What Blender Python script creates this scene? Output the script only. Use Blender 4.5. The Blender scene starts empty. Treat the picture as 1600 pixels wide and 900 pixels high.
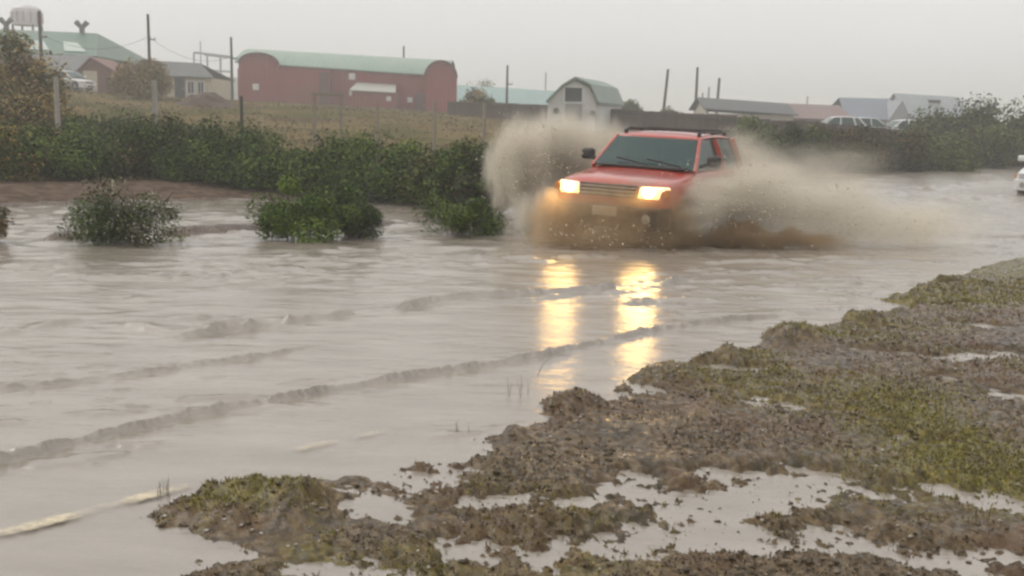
import bpy, bmesh, math, random
import numpy as np
from mathutils import Vector, Matrix

R = math.radians
rng = np.random.default_rng(7)
random.seed(7)
sc = bpy.context.scene
COL = sc.collection

# ------------------------------------------------------------------ camera, sky, sun, exposure
CAM_H = 1.65
F_PX = 1600.0                      # focal length in pixels of the 1600 wide photograph
PITCH, ROLL = R(9.2), R(1.3)
Fw = Vector((0, math.cos(PITCH), -math.sin(PITCH)))
U0 = Vector((0, math.sin(PITCH), math.cos(PITCH)))
R0 = Vector((1, 0, 0))
Rt = R0 * math.cos(ROLL) + U0 * math.sin(ROLL)
Up = U0 * math.cos(ROLL) - R0 * math.sin(ROLL)
CP = Vector((0, 0, CAM_H))
cam_d = bpy.data.cameras.new("camera")
cam_d.sensor_width = 36
cam_d.lens = 36 * F_PX / 1600
cam_d.clip_start = 0.05
cam_d.clip_end = 3000
cam = bpy.data.objects.new("camera", cam_d)
COL.objects.link(cam)
cam.matrix_world = Matrix(((Rt.x, Up.x, -Fw.x, CP.x), (Rt.y, Up.y, -Fw.y, CP.y), (Rt.z, Up.z, -Fw.z, CP.z), (0, 0, 0, 1)))
sc.camera = cam

SUN_EL, SUN_AZ = 48.0, -60.0       # behind thick cloud, to the left
wd = bpy.data.worlds.new("World")
sc.world = wd
wd.use_nodes = True
nt = wd.node_tree
bg = nt.nodes["Background"]
sky = nt.nodes.new("ShaderNodeTexSky")
sky.sky_type = 'NISHITA'
sky.sun_disc = False
sky.sun_elevation = R(SUN_EL)
sky.sun_rotation = R(SUN_AZ)
sky.dust_density = 6
sky.air_density = 1.0
hs = nt.nodes.new("ShaderNodeHueSaturation")
hs.inputs["Saturation"].default_value = 0.08
hs.inputs["Value"].default_value = 0.8
tc = nt.nodes.new("ShaderNodeTexCoord")
nz = nt.nodes.new("ShaderNodeTexNoise")
nz.inputs["Scale"].default_value = 1.1
nz.inputs["Detail"].default_value = 3
rp = nt.nodes.new("ShaderNodeValToRGB")
rp.color_ramp.elements[0].position = 0.3
rp.color_ramp.elements[0].color = (5.6, 5.6, 5.55, 1)
rp.color_ramp.elements[1].position = 0.7
rp.color_ramp.elements[1].color = (6.9, 6.9, 6.85, 1)
mx = nt.nodes.new("ShaderNodeMixRGB")
mx.inputs["Fac"].default_value = 0.85
nt.links.new(sky.outputs[0], hs.inputs["Color"])
nt.links.new(tc.outputs["Generated"], nz.inputs["Vector"])
nt.links.new(nz.outputs["Fac"], rp.inputs["Fac"])
nt.links.new(hs.outputs[0], mx.inputs["Color1"])
nt.links.new(rp.outputs[0], mx.inputs["Color2"])
nt.links.new(mx.outputs[0], bg.inputs["Color"])
bg.inputs["Strength"].default_value = 0.115

sd = bpy.data.lights.new("sun", 'SUN')
sd.energy = 0.9
sd.angle = R(25)
sd.color = (1.0, 0.97, 0.92)
sun = bpy.data.objects.new("sun", sd)
COL.objects.link(sun)
sv = Vector((math.sin(R(SUN_AZ)) * math.cos(R(SUN_EL)), math.cos(R(SUN_AZ)) * math.cos(R(SUN_EL)), math.sin(R(SUN_EL))))
sun.rotation_euler = sv.to_track_quat('Z', 'Y').to_euler()

vs = sc.view_settings
vs.view_transform = 'Standard'
vs.look = 'None'
vs.exposure = 0.48
vs.gamma = 1
vs.use_curve_mapping = False
cy = sc.cycles
cy.use_denoising = True
cy.volume_bounces = 2
cy.use_adaptive_sampling = True
cy.adaptive_threshold = 0.03
cy.max_bounces = 6
cy.transparent_max_bounces = 16
cy.volume_step_rate = 1.0
cy.volume_max_steps = 128
cy.sample_clamp_indirect = 6
cy.filter_width = 2.6
cy.caustics_reflective = False
cy.caustics_refractive = False

HAZE_DENSITY = 0.0029

# ------------------------------------------------------------------ placing helpers (photo pixel -> real point)
def ray(px, py):
    return Fw * F_PX + Rt * (px - 800) + Up * (450 - py)

def gp(px, py, z=0.0):
    d = ray(px, py)
    t = (z - CAM_H) / d.z
    return Vector((d.x * t, d.y * t, z))

def at(px, py, depth):
    d = ray(px, py)
    return CP + d * (depth / d.y)

# ------------------------------------------------------------------ numpy noise
_perm = rng.permutation(4096)
_val = rng.random(4096)
def vnoise(x, y, s=0):
    xi = np.floor(x).astype(np.int64); yi = np.floor(y).astype(np.int64)
    fx = x - xi; fy = y - yi
    fx = fx * fx * fx * (fx * (fx * 6 - 15) + 10); fy = fy * fy * fy * (fy * (fy * 6 - 15) + 10)
    def h(a, b):
        return _val[_perm[(a + _perm[(b + s * 131) & 4095]) & 4095]]
    return ((h(xi, yi) * (1 - fx) + h(xi + 1, yi) * fx) * (1 - fy) + (h(xi, yi + 1) * (1 - fx) + h(xi + 1, yi + 1) * fx) * fy)

def fbm(x, y, sc_, oct=4, s=0, gain=0.5):
    t = 0; a = 1; n = 0
    c, q = math.cos(0.6), math.sin(0.6)
    for o in range(oct):
        t = t + a * vnoise(x * sc_, y * sc_, s + o); n += a
        a *= gain; sc_ *= 2.03
        x, y = x * c - y * q, x * q + y * c
    return t / n            # 0..1

def sst(a, b, v):
    t = np.clip((v - a) / (b - a), 0, 1)
    return t * t * (3 - 2 * t)

def poly_dist(x, y, P):
    """signed distance to an open polyline (positive on its right-hand side when walking along it)"""
    best = np.full(x.shape, 1e9); sgn = np.ones(x.shape)
    for (x0, y0), (x1, y1) in zip(P[:-1], P[1:]):
        dx, dy = x1 - x0, y1 - y0
        L = dx * dx + dy * dy
        t = np.clip(((x - x0) * dx + (y - y0) * dy) / L, 0, 1)
        ex, ey = x - (x0 + t * dx), y - (y0 + t * dy)
        d = np.hypot(ex, ey)
        m = d < best - 1e-9
        s_ = np.sign((x - x0) * dy - (y - y0) * dx)
        sgn = np.where(m, s_, sgn); best = np.where(m, d, best)
    return best * sgn

def seg_dist(x, y, a, b):
    dx, dy = b[0] - a[0], b[1] - a[1]
    L = dx * dx + dy * dy + 1e-9
    t = np.clip(((x - a[0]) * dx + (y - a[1]) * dy) / L, 0, 1)
    return np.hypot(x - a[0] - t * dx, y - a[1] - t * dy), t

# ------------------------------------------------------------------ materials
def newmat(name):
    m = bpy.data.materials.new(name); m.use_nodes = True
    return m, m.node_tree.nodes["Principled BSDF"], m.node_tree

def mat(name, col, rough=0.7, var=0.18, scale=6.0, metal=0.0, spec=0.5, bump=0.0, coat=0.0, dirt=None, attr=None, noise_stretch=(1, 1, 1)):
    """procedural paint/stone/cloth: base colour broken up by object-space noise, optional bump and dirt colour"""
    m, b, t = newmat(name)
    N, L = t.nodes, t.links
    tcn = N.new("ShaderNodeTexCoord")
    mp = N.new("ShaderNodeMapping"); mp.inputs["Scale"].default_value = noise_stretch
    L.new(tcn.outputs["Object"], mp.inputs["Vector"])
    n = N.new("ShaderNodeTexNoise"); n.inputs["Scale"].default_value = scale; n.inputs["Detail"].default_value = 5
    n.inputs["Roughness"].default_value = 0.65
    L.new(mp.outputs[0], n.inputs["Vector"])
    r = N.new("ShaderNodeMapRange"); r.inputs["From Min"].default_value = 0.25; r.inputs["From Max"].default_value = 0.75
    r.inputs["To Min"].default_value = 1 - var; r.inputs["To Max"].default_value = 1 + var
    L.new(n.outputs["Fac"], r.inputs["Value"])
    mul = N.new("ShaderNodeVectorMath"); mul.operation = 'SCALE'
    if attr:
        a = N.new("ShaderNodeAttribute"); a.attribute_name = attr
        L.new(a.outputs["Color"], mul.inputs[0])
    else:
        mul.inputs[0].default_value = col
    L.new(r.outputs[0], mul.inputs["Scale"])
    out = mul.outputs[0]
    if dirt:
        n2 = N.new("ShaderNodeTexNoise"); n2.inputs["Scale"].default_value = scale * 0.37; n2.inputs["Detail"].default_value = 6
        L.new(mp.outputs[0], n2.inputs["Vector"])
        r2 = N.new("ShaderNodeMapRange"); r2.inputs["From Min"].default_value = 0.48; r2.inputs["From Max"].default_value = 0.72
        r2.inputs["To Max"].default_value = dirt[3]
        L.new(n2.outputs["Fac"], r2.inputs["Value"])
        mm = N.new("ShaderNodeMixRGB"); mm.inputs["Color2"].default_value = (*dirt[:3], 1)
        L.new(r2.outputs[0], mm.inputs["Fac"]); L.new(out, mm.inputs["Color1"])
        out = mm.outputs[0]
    L.new(out, b.inputs["Base Color"])
    b.inputs["Roughness"].default_value = rough
    b.inputs["Metallic"].default_value = metal
    b.inputs["Specular IOR Level"].default_value = spec
    b.inputs["Coat Weight"].default_value = coat
    b.inputs["Coat Roughness"].default_value = 0.08
    if bump:
        bp = N.new("ShaderNodeBump"); bp.inputs["Strength"].default_value = bump; bp.inputs["Distance"].default_value = 0.02
        L.new(n.outputs["Fac"], bp.inputs["Height"]); L.new(bp.outputs[0], b.inputs["Normal"])
    return m

def emit_mat(name, col, strength):
    m, b, t = newmat(name)
    b.inputs["Base Color"].default_value = (0.8, 0.8, 0.75, 1)
    b.inputs["Emission Color"].default_value = (*col, 1)
    b.inputs["Emission Strength"].default_value = strength
    return m

def leaf_mat(name, rough=0.55):
    m = mat(name, (1, 1, 1), rough, 0.25, 9.0, spec=0.15, attr="tint")
    return m

def ribbed(name, col, pitch, axis, rough=0.5, dirt=None, depth=0.03):
    """corrugated sheet: real colour plus a wave bump along one axis"""
    m = mat(name, col, rough, 0.12, 0.6, dirt=dirt)
    t = m.node_tree; N, L = t.nodes, t.links
    tcn = N.new("ShaderNodeTexCoord")
    w = N.new("ShaderNodeTexWave"); w.wave_type = 'BANDS'; w.bands_direction = axis
    w.inputs["Scale"].default_value = 0.314 / pitch
    L.new(tcn.outputs["Object"], w.inputs["Vector"])
    bp = N.new("ShaderNodeBump"); bp.inputs["Strength"].default_value = 0.8; bp.inputs["Distance"].default_value = depth
    L.new(w.outputs["Fac"], bp.inputs["Height"]); L.new(bp.outputs[0], N["Principled BSDF"].inputs["Normal"])
    return m

# ------------------------------------------------------------------ mesh helpers
def link(name, me, parent=None, m=None, loc=None, rz=0.0):
    o = bpy.data.objects.new(name, me)
    COL.objects.link(o)
    if m is not None:
        me.materials.append(m)
    if parent is not None:
        o.parent = parent
    if loc is not None:
        o.location = loc
    if rz:
        o.rotation_euler = (0, 0, rz)
    return o

def npmesh(name, V, F, smooth=True):
    """V (n,3), F (m,3) or (m,4)"""
    me = bpy.data.meshes.new(name)
    V = np.asarray(V, dtype=np.float32); F = np.asarray(F, dtype=np.int32)
    k = F.shape[1]
    me.vertices.add(len(V)); me.vertices.foreach_set("co", V.ravel())
    me.loops.add(F.size); me.loops.foreach_set("vertex_index", F.ravel())
    me.polygons.add(len(F)); me.polygons.foreach_set("loop_start", np.arange(0, F.size, k, dtype=np.int32))
    me.polygons.foreach_set("loop_total", np.full(len(F), k, dtype=np.int32))
    if smooth:
        me.polygons.foreach_set("use_smooth", np.ones(len(F), dtype=bool))
    me.update(calc_edges=True)
    me.validate()
    return me

def vcol(me, name, C):
    a = me.color_attributes.new(name, 'FLOAT_COLOR', 'POINT')
    C4 = np.ones((len(C), 4), dtype=np.float32); C4[:, :3] = C
    a.data.foreach_set("color", C4.ravel())

class MB:
    """collects boxes, bars, quads and lathes into one mesh"""
    def __init__(s):
        s.v = []; s.f = []
    def add(s, vs_, fs_):
        k = len(s.v); s.v += [tuple(v) for v in vs_]; s.f += [tuple(i + k for i in f) for f in fs_]
        return s
    def box(s, c, d, rz=0.0, taper=1.0):
        x, y, z = d[0] / 2, d[1] / 2, d[2] / 2
        vs_ = []
        for sz in (-1, 1):
            t = taper if sz > 0 else 1
            for sx, sy in ((-1, -1), (1, -1), (1, 1), (-1, 1)):
                px, py = sx * x * t, sy * y * t
                vs_.append((c[0] + px * math.cos(rz) - py * math.sin(rz), c[1] + px * math.sin(rz) + py * math.cos(rz), c[2] + sz * z))
        return s.add(vs_, [(3, 2, 1, 0), (4, 5, 6, 7), (0, 1, 5, 4), (1, 2, 6, 5), (2, 3, 7, 6), (3, 0, 4, 7)])
    def bar(s, a, b, w, h=None, n=None, w2=None):
        """bar of rectangular (n None) or round section from a to b"""
        a, b = Vector(a), Vector(b); d = (b - a).normalized()
        up = Vector((0, 0, 1)) if abs(d.z) < 0.95 else Vector((1, 0, 0))
        u = d.cross(up).normalized(); v = u.cross(d).normalized()
        h = h or w; w2 = w if w2 is None else w2
        if n is None:
            ring = [(-1, -1), (1, -1), (1, 1), (-1, 1)]; ring = [(i / 2, j / 2) for i, j in ring]
        else:
            ring = [(math.cos(2 * math.pi * i / n) / 2, math.sin(2 * math.pi * i / n) / 2) for i in range(n)]
        k = len(ring)
        vs_ = [a + u * (i * w) + v * (j * h) for i, j in ring] + [b + u * (i * w2) + v * (j * h * w2 / w) for i, j in ring]
        fs_ = [(i, (i + 1) % k, (i + 1) % k + k, i + k) for i in range(k)] + [tuple(range(k - 1, -1, -1)), tuple(range(k, 2 * k))]
        return s.add(vs_, fs_)
    def prism(s, prof, a, b):
        """profile of 3-D points extruded by vector from a to b (offsets)"""
        k = len(prof); a, b = Vector(a), Vector(b)
        vs_ = [Vector(p) + a for p in prof] + [Vector(p) + b for p in prof]
        return s.add(vs_, [(i, (i + 1) % k, (i + 1) % k + k, i + k) for i in range(k)] + [tuple(range(k - 1, -1, -1)), tuple(range(k, 2 * k))])
    def build(s, name, m, parent=None, bevel=0.0, seg=2, smooth=False, subsurf=0, loc=None, rz=0.0):
        me = bpy.data.meshes.new(name); me.from_pydata(s.v, [], s.f); me.update()
        bm = bmesh.new(); bm.from_mesh(me); bmesh.ops.recalc_face_normals(bm, faces=bm.faces); bm.to_mesh(me); bm.free()
        if smooth or subsurf:
            for p in me.polygons: p.use_smooth = True
        o = link(name, me, parent, m, loc, rz)
        if bevel:
            q = o.modifiers.new("bevel", 'BEVEL'); q.width = bevel; q.segments = seg; q.limit_method = 'ANGLE'
        if subsurf:
            q = o.modifiers.new("sub", 'SUBSURF'); q.levels = subsurf; q.render_levels = subsurf
        return o

def tag(o, label, cat, group=None, kind=None):
    o["label"] = label; o["category"] = cat
    if group: o["group"] = group
    if kind: o["kind"] = kind
    return o

def thing(name, label, cat, loc=(0, 0, 0), rz=0.0, group=None):
    o = bpy.data.objects.new(name, None); COL.objects.link(o)
    o.location = loc; o.rotation_euler = (0, 0, rz)
    o.empty_display_size = 0.2
    return tag(o, label, cat, group)

def copy_tree(o, parent=None):
    c = o.copy(); COL.objects.link(c)
    if parent is not None: c.parent = parent
    for ch in o.children: copy_tree(ch, c)
    return c

# ------------------------------------------------------------------ the lie of the land
SHORE = [(60, 960), (170, 925), (300, 900), (345, 868), (320, 842), (250, 822), (236, 806), (262, 788), (330, 765), (430, 748), (520, 742),
         (600, 745), (660, 728), (720, 716), (770, 690), (800, 668), (850, 650), (838, 628), (880, 614), (945, 620), (960, 600), (990, 590), (1060, 572),
         (1130, 552), (1190, 530), (1235, 514), (1290, 508), (1340, 495), (1400, 486), (1445, 482), (1370, 468), (1430, 453),
         (1490, 433), (1545, 414), (1600, 400), (1750, 366), (2000, 330), (2500, 300)]
shore = [tuple(gp(*p)[:2]) for p in SHORE]
shore = [(-8, 0.5), (-2.5, 2.6)] + shore + [(90, 75)]
FAR = [(-400, 420), (0, 384), (200, 374), (400, 364), (600, 354), (780, 344)]
far = [tuple(gp(*p)[:2]) for p in FAR]
far = [(-30, 3)] + far + [(5.2, 24.2), (11.8, 36.5), (18, 43.5), (25, 50), (60, 82), (95, 110)]

def px_seg(a, b, hp):
    A, B = gp(*a), gp(*b)
    d = (A.y + B.y) / 2
    return (tuple(A[:2]), tuple(B[:2]), hp * d * d / (F_PX * CAM_H))

PUDDLES = [px_seg((1090, 800), (1215, 772), 24), px_seg((1215, 772), (1290, 750), 14), px_seg((1110, 742), (1200, 748), 6),
           px_seg((1290, 760), (1385, 778), 8), px_seg((880, 852), (1010, 842), 14), px_seg((1010, 842), (1190, 848), 18),
           px_seg((1190, 840), (1330, 835), 9), px_seg((1270, 850), (1370, 858), 13), px_seg((1400, 870), (1530, 886), 14),
           px_seg((1560, 880), (1640, 885), 8), px_seg((560, 792), (605, 794), 14), px_seg((720, 785), (790, 780), 9),
           px_seg((700, 862), (830, 868), 10), px_seg((960, 760), (1010, 752), 9), px_seg((860, 790), (960, 770), 7),
           px_seg((1345, 548), (1480, 562), 3.2), px_seg((1480, 560), (1560, 555), 5), px_seg((1455, 770), (1540, 776), 5),
           px_seg((1540, 785), (1620, 808), 6), px_seg((1575, 618), (1640, 626), 6), px_seg((1110, 572), (1170, 577), 2.5),
           px_seg((1500, 508), (1540, 510), 2.5), px_seg((1190, 632), (1225, 634), 5), px_seg((260, 870), (330, 880), 10),
           px_seg((520, 890), (640, 905), 12), px_seg((1440, 446), (1590, 455), 1.6), px_seg((1460, 592), (1490, 596), 2.5),
           px_seg((640, 750), (700, 745), 7), px_seg((1000, 610), (960, 618), 5), px_seg((1420, 690), (1450, 692), 3)]

def px_mound(px, py, rxp, d_r, h):
    c = gp(px, py)
    return (c.x, c.y, rxp * c.y / F_PX, d_r, h)
MOUNDS = [px_mound(395, 795, 150, 0.24, 0.058), px_mound(470, 782, 100, 0.18, 0.028), px_mound(892, 634, 60, 0.2, 0.055),
          px_mound(1238, 530, 58, 0.32, 0.075), px_mound(742, 690, 16, 0.05, 0.06), px_mound(700, 672, 20, 0.04, 0.02),
          px_mound(790, 680, 40, 0.15, 0.04), px_mound(1040, 590, 70, 0.3, 0.045), px_mound(1400, 480, 50, 0.35, 0.04),
          px_mound(950, 680, 90, 0.2, 0.03), px_mound(1480, 450, 80, 0.8, 0.06), px_mound(640, 740, 60, 0.1, 0.03),
          px_mound(690, 712, 10, 0.03, 0.03), px_mound(1350, 500, 60, 0.3, 0.05), px_mound(765, 640, 14, 0.03, 0.02),
          px_mound(800, 628, 18, 0.04, 0.02), px_mound(1120, 560, 60, 0.25, 0.05)]

def terrain(x, y):
    s1 = poly_dist(x, y, shore)                 # + on the near bank
    s2 = -poly_dist(x, y, far)                  # + beyond the far side of the road
    rr = np.hypot(x, y)
    n_lo = fbm(x, y, 1.3, 3, 1) - 0.5
    n_md = fbm(x, y, 7.0, 3, 5) - 0.5
    n_hi = fbm(x, y, 26.0, 3, 9) - 0.5
    n_vh = fbm(x, y, 75.0, 2, 17) - 0.5
    near = np.exp(-rr / 14.0)
    # near bank
    e = s1 + 0.16 * n_md + 0.05 * n_hi
    rz = 0.25 + 0.75 * sst(.38, .60, fbm(x, y, 1.9, 3, 25))
    wet = sst(6.2, 4.6, y) * sst(1.6, 0.4, x)
    hb = -0.09 + (0.112 - .007 * wet) * sst(-0.16, 0.10, e) + 0.016 * sst(0.0, 1.2, e) + sst(-.05, .12, e) * (0.036 * n_lo + 0.022 * n_md + rz * (0.022 * n_hi + 0.018 * n_vh))
    for cx, cy_, rx, ry, h in MOUNDS:
        q = ((x - cx) / rx) ** 2 + ((y - cy_) / ry) ** 2
        hb = hb + (h * (1 + 0.9 * n_md + .5 * n_hi)) * np.exp(-q * q * 1.3)
    for a, b, w in PUDDLES:
        d, _ = seg_dist(x, y, a, b)
        d = d + 0.16 * n_md + 0.12 * n_hi
        k_ = 1 - sst(w * 0.5, w * 1.9 + .10, d)
        hb = hb * (1 - k_) + k_ * (-0.011 + 0.05 * n_hi + 0.03 * n_md + 0.03 * n_vh)
    hb = hb + 0.25 * sst(3, 30, s1)
    # far bank: mud bar, shallow channel, bank, then the field that climbs away
    e2 = s2 + 0.5 * (fbm(x, y, 0.7, 3, 13) - 0.5)
    bar = 0.17 * np.exp(-((e2 - 0.3) / 0.28) ** 2) * sst(.38, .5, fbm(x, y, 0.9, 2, 15)) 
    bank = 0.30 * sst(4.6, 8.2, e2)
    wide = sst(1.5, -3.0, x)                     # the channel is there on the left only
    bank = bank * wide + (1 - wide) * 0.3 * sst(0.2, 3.5, e2)
    brg = 800 + F_PX * x / np.maximum(y, 1e-3)
    H = np.interp(brg, [-600, 100, 600, 900, 1100, 1430, 2400], [3.4, 3.15, 2.35, 1.5, 0.9, 0.3, 0.2])
    climb = H * (sst(24, 84, rr) * 0.75 + 0.25 * sst(20, 110, rr))
    hf = -0.06 + bar * wide + bank + climb * sst(6, 12, e2) + 0.02 * n_md * near + 0.25 * (fbm(x, y, 0.12, 3, 21) - 0.5) * sst(8, 20, e2)
    chan = 0.075 * sst(.62, .8, fbm(x * .5 + y * .3, y * 1.2, 1.1, 3, 31)) * sst(0.6, 1.5, e2)
    hf = hf + chan * wide * (1 - sst(5, 6, e2))
    z = np.where(s1 > -0.6, np.maximum(hb, -0.09), np.where(s2 > -1.2, hf, -0.09))
    return z, s1, s2

def polar_grid(r0, r1, dr, a0, a1, da):
    nr = int(math.log(r1 / r0) / dr); na = int((a1 - a0) / da)
    r = r0 * np.exp(np.linspace(0, math.log(r1 / r0), nr))
    a = np.linspace(a0, a1, na)
    A, RR = np.meshgrid(a, r)
    x = (RR * np.sin(A)).ravel(); y = (RR * np.cos(A)).ravel()
    i = np.arange(nr - 1)[:, None] * na + np.arange(na - 1)[None, :]
    F = np.stack([i, i + 1, i + na + 1, i + na], -1).reshape(-1, 4)[:, ::-1]
    return x, y, F

# terrain sheet: fine where the photograph looks, out to the horizon
tx, ty, tF = polar_grid(1.6, 900.0, 0.0052, R(-42), R(42), 0.0034)
tz, s1, s2 = terrain(tx, ty)
n1 = fbm(tx, ty, 1.1, 4, 41); n2 = fbm(tx, ty, 9.0, 4, 45); n3 = fbm(tx, ty, 40.0, 3, 51); n4 = fbm(tx, ty, 0.35, 3, 61)

def mixc(a, b, t):
    return a + (b - a) * t[:, None]
def cc(c, n): return np.tile(np.array(c), (n, 1))
N_ = len(tx)
mud = mixc(cc((0.062, 0.043, 0.024), N_), cc((0.190, 0.140, 0.092), N_), sst(0.25, 0.75, n3))
moss = mixc(cc((0.070, 0.068, 0.014), N_), cc((0.21, 0.18, 0.040), N_), sst(0.3, 0.7, n3))
moss = mixc(moss, cc((0.13, 0.10, 0.042), N_), sst(0.5, 0.75, n2))
inland = sst(0.25, 1.6, s1)
# green share of the near bank: yellow-green patch on the right, the mound, the far grassy part
def blob(px, py, rxp, ry, seed):
    c = gp(px, py); rx = rxp * c.y / F_PX
    return np.exp(-(((tx - c.x) / rx) ** 2 + ((ty - c.y) / ry) ** 2))
green = 0.95 * blob(1440, 680, 130, 0.8, 1) + 0.9 * blob(1550, 730, 90, 0.5, 1) + 1.0 * blob(440, 775, 110, 0.26, 1) + 1.0 * blob(330, 795, 80, .2, 1) + 0.8 * blob(1240, 525, 50, 0.4, 1)
green = green + 0.75 * sst(7.0, 10.5, ty) + 0.55 * blob(1300, 620, 200, 0.7, 1) + 0.5 * blob(1100, 590, 120, 0.5, 1) + 0.35 * blob(1000, 900, 200, 0.2, 1) + .35 * blob(560, 880, 200, .25, 1)
gsh = sst(0.36, 0.80, green * 0.42 + 0.42 * n2 + 0.30 * n3 + 0.7 * (n1 - 0.5)) * 0.9
mud = mixc(mud, cc((0.115, 0.062, 0.034), N_), .55 * sst(.52, .68, fbm(tx, ty, 2.4, 3, 47)))
mud = mixc(mud, cc((0.045, 0.036, 0.026), N_), .8 * sst(.50, .30, fbm(tx, ty, 1.9, 3, 25)) * sst(.4, .6, n2))
colr = mixc(mud, moss, np.clip(gsh, 0, 1))
straw = mixc(cc((0.165, 0.122, 0.060), N_), cc((0.095, 0.085, 0.034), N_), sst(0.35, 0.7, n4))
straw = mixc(straw, cc((0.10, 0.065, 0.042), N_), sst(0.62, 0.78, fbm(tx, ty, 0.18, 3, 71)))
fmud = mixc(cc((0.085, 0.060, 0.045), N_), cc((0.16, 0.115, 0.085), N_), sst(0.3, 0.7, n2))
fcol = mixc(fmud, straw, sst(8.0, 11.0, s2))
colr = np.where((s2 > -1.2)[:, None] & (s1 < -0.6)[:, None], fcol, colr)
tme = npmesh("ground", np.stack([tx, ty, tz], 1), tF)
colr = colr * np.where((s1 > -0.6)[:, None], np.array([.84, .78, .64]), 1.0)
vcol(tme, "soil", colr)
vcol(tme, "wet", np.repeat(np.where((s1 > -0.6) | (s2 < 6), 1.0, 0.0)[:, None], 3, 1))
gm = mat("wet_ground", (1, 1, 1), 0.6, 0.40, 55.0, spec=0.25, bump=0.35, attr="soil")
_t = gm.node_tree; _n = _t.nodes.new("ShaderNodeTexNoise"); _n.inputs["Scale"].default_value = 23; _n.inputs["Detail"].default_value = 5
_c = _t.nodes.new("ShaderNodeTexCoord"); _t.links.new(_c.outputs["Object"], _n.inputs["Vector"])
_r = _t.nodes.new("ShaderNodeMapRange"); _r.inputs["From Min"].default_value = .44; _r.inputs["From Max"].default_value = .60; _r.inputs["To Min"].default_value = .16; _r.inputs["To Max"].default_value = .75
_a = _t.nodes.new("ShaderNodeAttribute"); _a.attribute_name = "wet"
_x = _t.nodes.new("ShaderNodeMix"); _x.inputs[2].default_value = .95; _t.links.new(_a.outputs["Fac"], _x.inputs[0])
_t.links.new(_n.outputs["Fac"], _r.inputs["Value"]); _t.links.new(_r.outputs[0], _x.inputs[3]); _t.links.new(_x.outputs[0], _t.nodes["Principled BSDF"].inputs["Roughness"])
_y = _t.nodes.new("ShaderNodeMath"); _y.operation = 'MULTIPLY'; _y.inputs[1].default_value = .3; _t.links.new(_a.outputs["Fac"], _y.inputs[0]); _t.links.new(_y.outputs[0], _t.nodes["Principled BSDF"].inputs["Specular IOR Level"])
ground = link("ground", tme, None, gm)
ground["kind"] = "structure"; ground["label"] = "muddy grass verge in front and straw coloured field rising behind the hedge"

# rest of the ground, beside and behind the camera, coarser
gx, gy, gF = polar_grid(1.6, 900.0, 0.05, R(42), R(318), 0.05)
gz, _, _ = terrain(gx, gy)
gz = np.maximum(gz, np.where(np.abs(gz) < 1, gz, gz))
gme = npmesh("ground_behind", np.stack([gx, gy, gz - 0.01], 1), gF)
vcol(gme, "soil", cc((0.13, 0.105, 0.06), len(gx)))
g2 = link("ground_behind", gme, None, gm); g2["kind"] = "structure"
cx_, cy2, cF = polar_grid(0.02, 1.62, 0.12, 0, 2 * math.pi, 0.1)
cme = npmesh("ground_underfoot", np.stack([cx_, cy2, np.full(len(cx_), 0.03)], 1), cF)
vcol(cme, "soil", cc((0.13, 0.105, 0.06), len(cx_)))
g3 = link("ground_underfoot", cme, None, gm); g3["kind"] = "structure"

# flooded road: asphalt under the water
rdv = [(x, y, -0.075) for x, y in shore[2:]] ; 
rb = MB()
pts_n = [Vector((*gp(p[0], p[1])[:2], -0.085)) for p in [(236, 806), (850, 650), (1235, 514), (1600, 400), (2500, 300)]]
pts_f = [Vector((p[0], p[1], -0.085)) for p in (far[1], far[4], far[6], far[8], far[10])]
rb.add(pts_n + pts_f, [(i, i + 1, i + 6, i + 5) for i in range(4)])
road = rb.build("road", mat("wet_asphalt", (0.05, 0.048, 0.045), 0.5, 0.3, 20, bump=0.3))
road["kind"] = "structure"

# ------------------------------------------------------------------ flood water
wx, wy, wF = polar_grid(1.6, 160.0, 0.0045, R(-40), R(40), 0.0034)
def ridge(pts, w, h, s, broken=0.0):
    P = [tuple(gp(*p)[:2]) for p in pts]
    z = 0
    for a, b in zip(P[:-1], P[1:]):
        pass
    d = poly_dist(wx, wy, P)
    # distance along, for fading the ends
    x0, y0 = P[0]; x1, y1 = P[-1]
    t = ((wx - x0) * (x1 - x0) + (wy - y0) * (y1 - y0)) / ((x1 - x0) ** 2 + (y1 - y0) ** 2)
    fade = sst(-0.02, 0.05, t) * sst(1.02, 0.85, t)
    wob = 0.12 * (fbm(wx, wy, 1.2, 3, s) - 0.5) + 0.05 * (fbm(wx, wy, 7, 2, s + 3) - 0.5)
    d = d + wob
    am = 0.6 + 1.3 * (fbm(wx, wy, 3.4, 4, s + 7, .65) - 0.35)
    if broken:
        am = am * sst(broken, broken + 0.12, fbm(wx, wy, 1.6, 2, s + 11))
    d = d + 0.02 * (fbm(wx, wy, 22, 2, s + 5) - 0.5)
    prof = np.where(d > 0, np.exp(-(d / (w * 0.42)) ** 2), np.exp(-(d / (w * 1.1)) ** 2))
    am = np.clip(am, 0, 1.5)
    return h * am * prof * fade
wz = 0.006 * (fbm(wx + 0.2 * wy, wy * 1.6, 1.5, 4, 81) - 0.5)
wz = wz + ridge([(-250, 765), (0, 720), (150, 685), (300, 650), (450, 622), (620, 595), (800, 565), (900, 545), (1010, 520), (1130, 503), (1290, 486)], 0.036, 0.052, 91)
wz = wz + ridge([(-200, 640), (0, 612), (120, 597), (300, 572), (420, 558), (500, 540)], 0.036, 0.040, 101)
wz = wz + ridge([(270, 530), (420, 510), (520, 496), (620, 482), (720, 464), (860, 458), (1000, 448), (1130, 432)], 0.075, 0.075, 111, 0.36)
wz = wz + ridge([(640, 470), (760, 474), (900, 462), (1020, 455)], 0.08, 0.035, 115, 0.4)
wz = wz + ridge([(-100, 545), (60, 512), (140, 498), (260, 520), (300, 518)], 0.11, 0.045, 121, 0.3)
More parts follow.
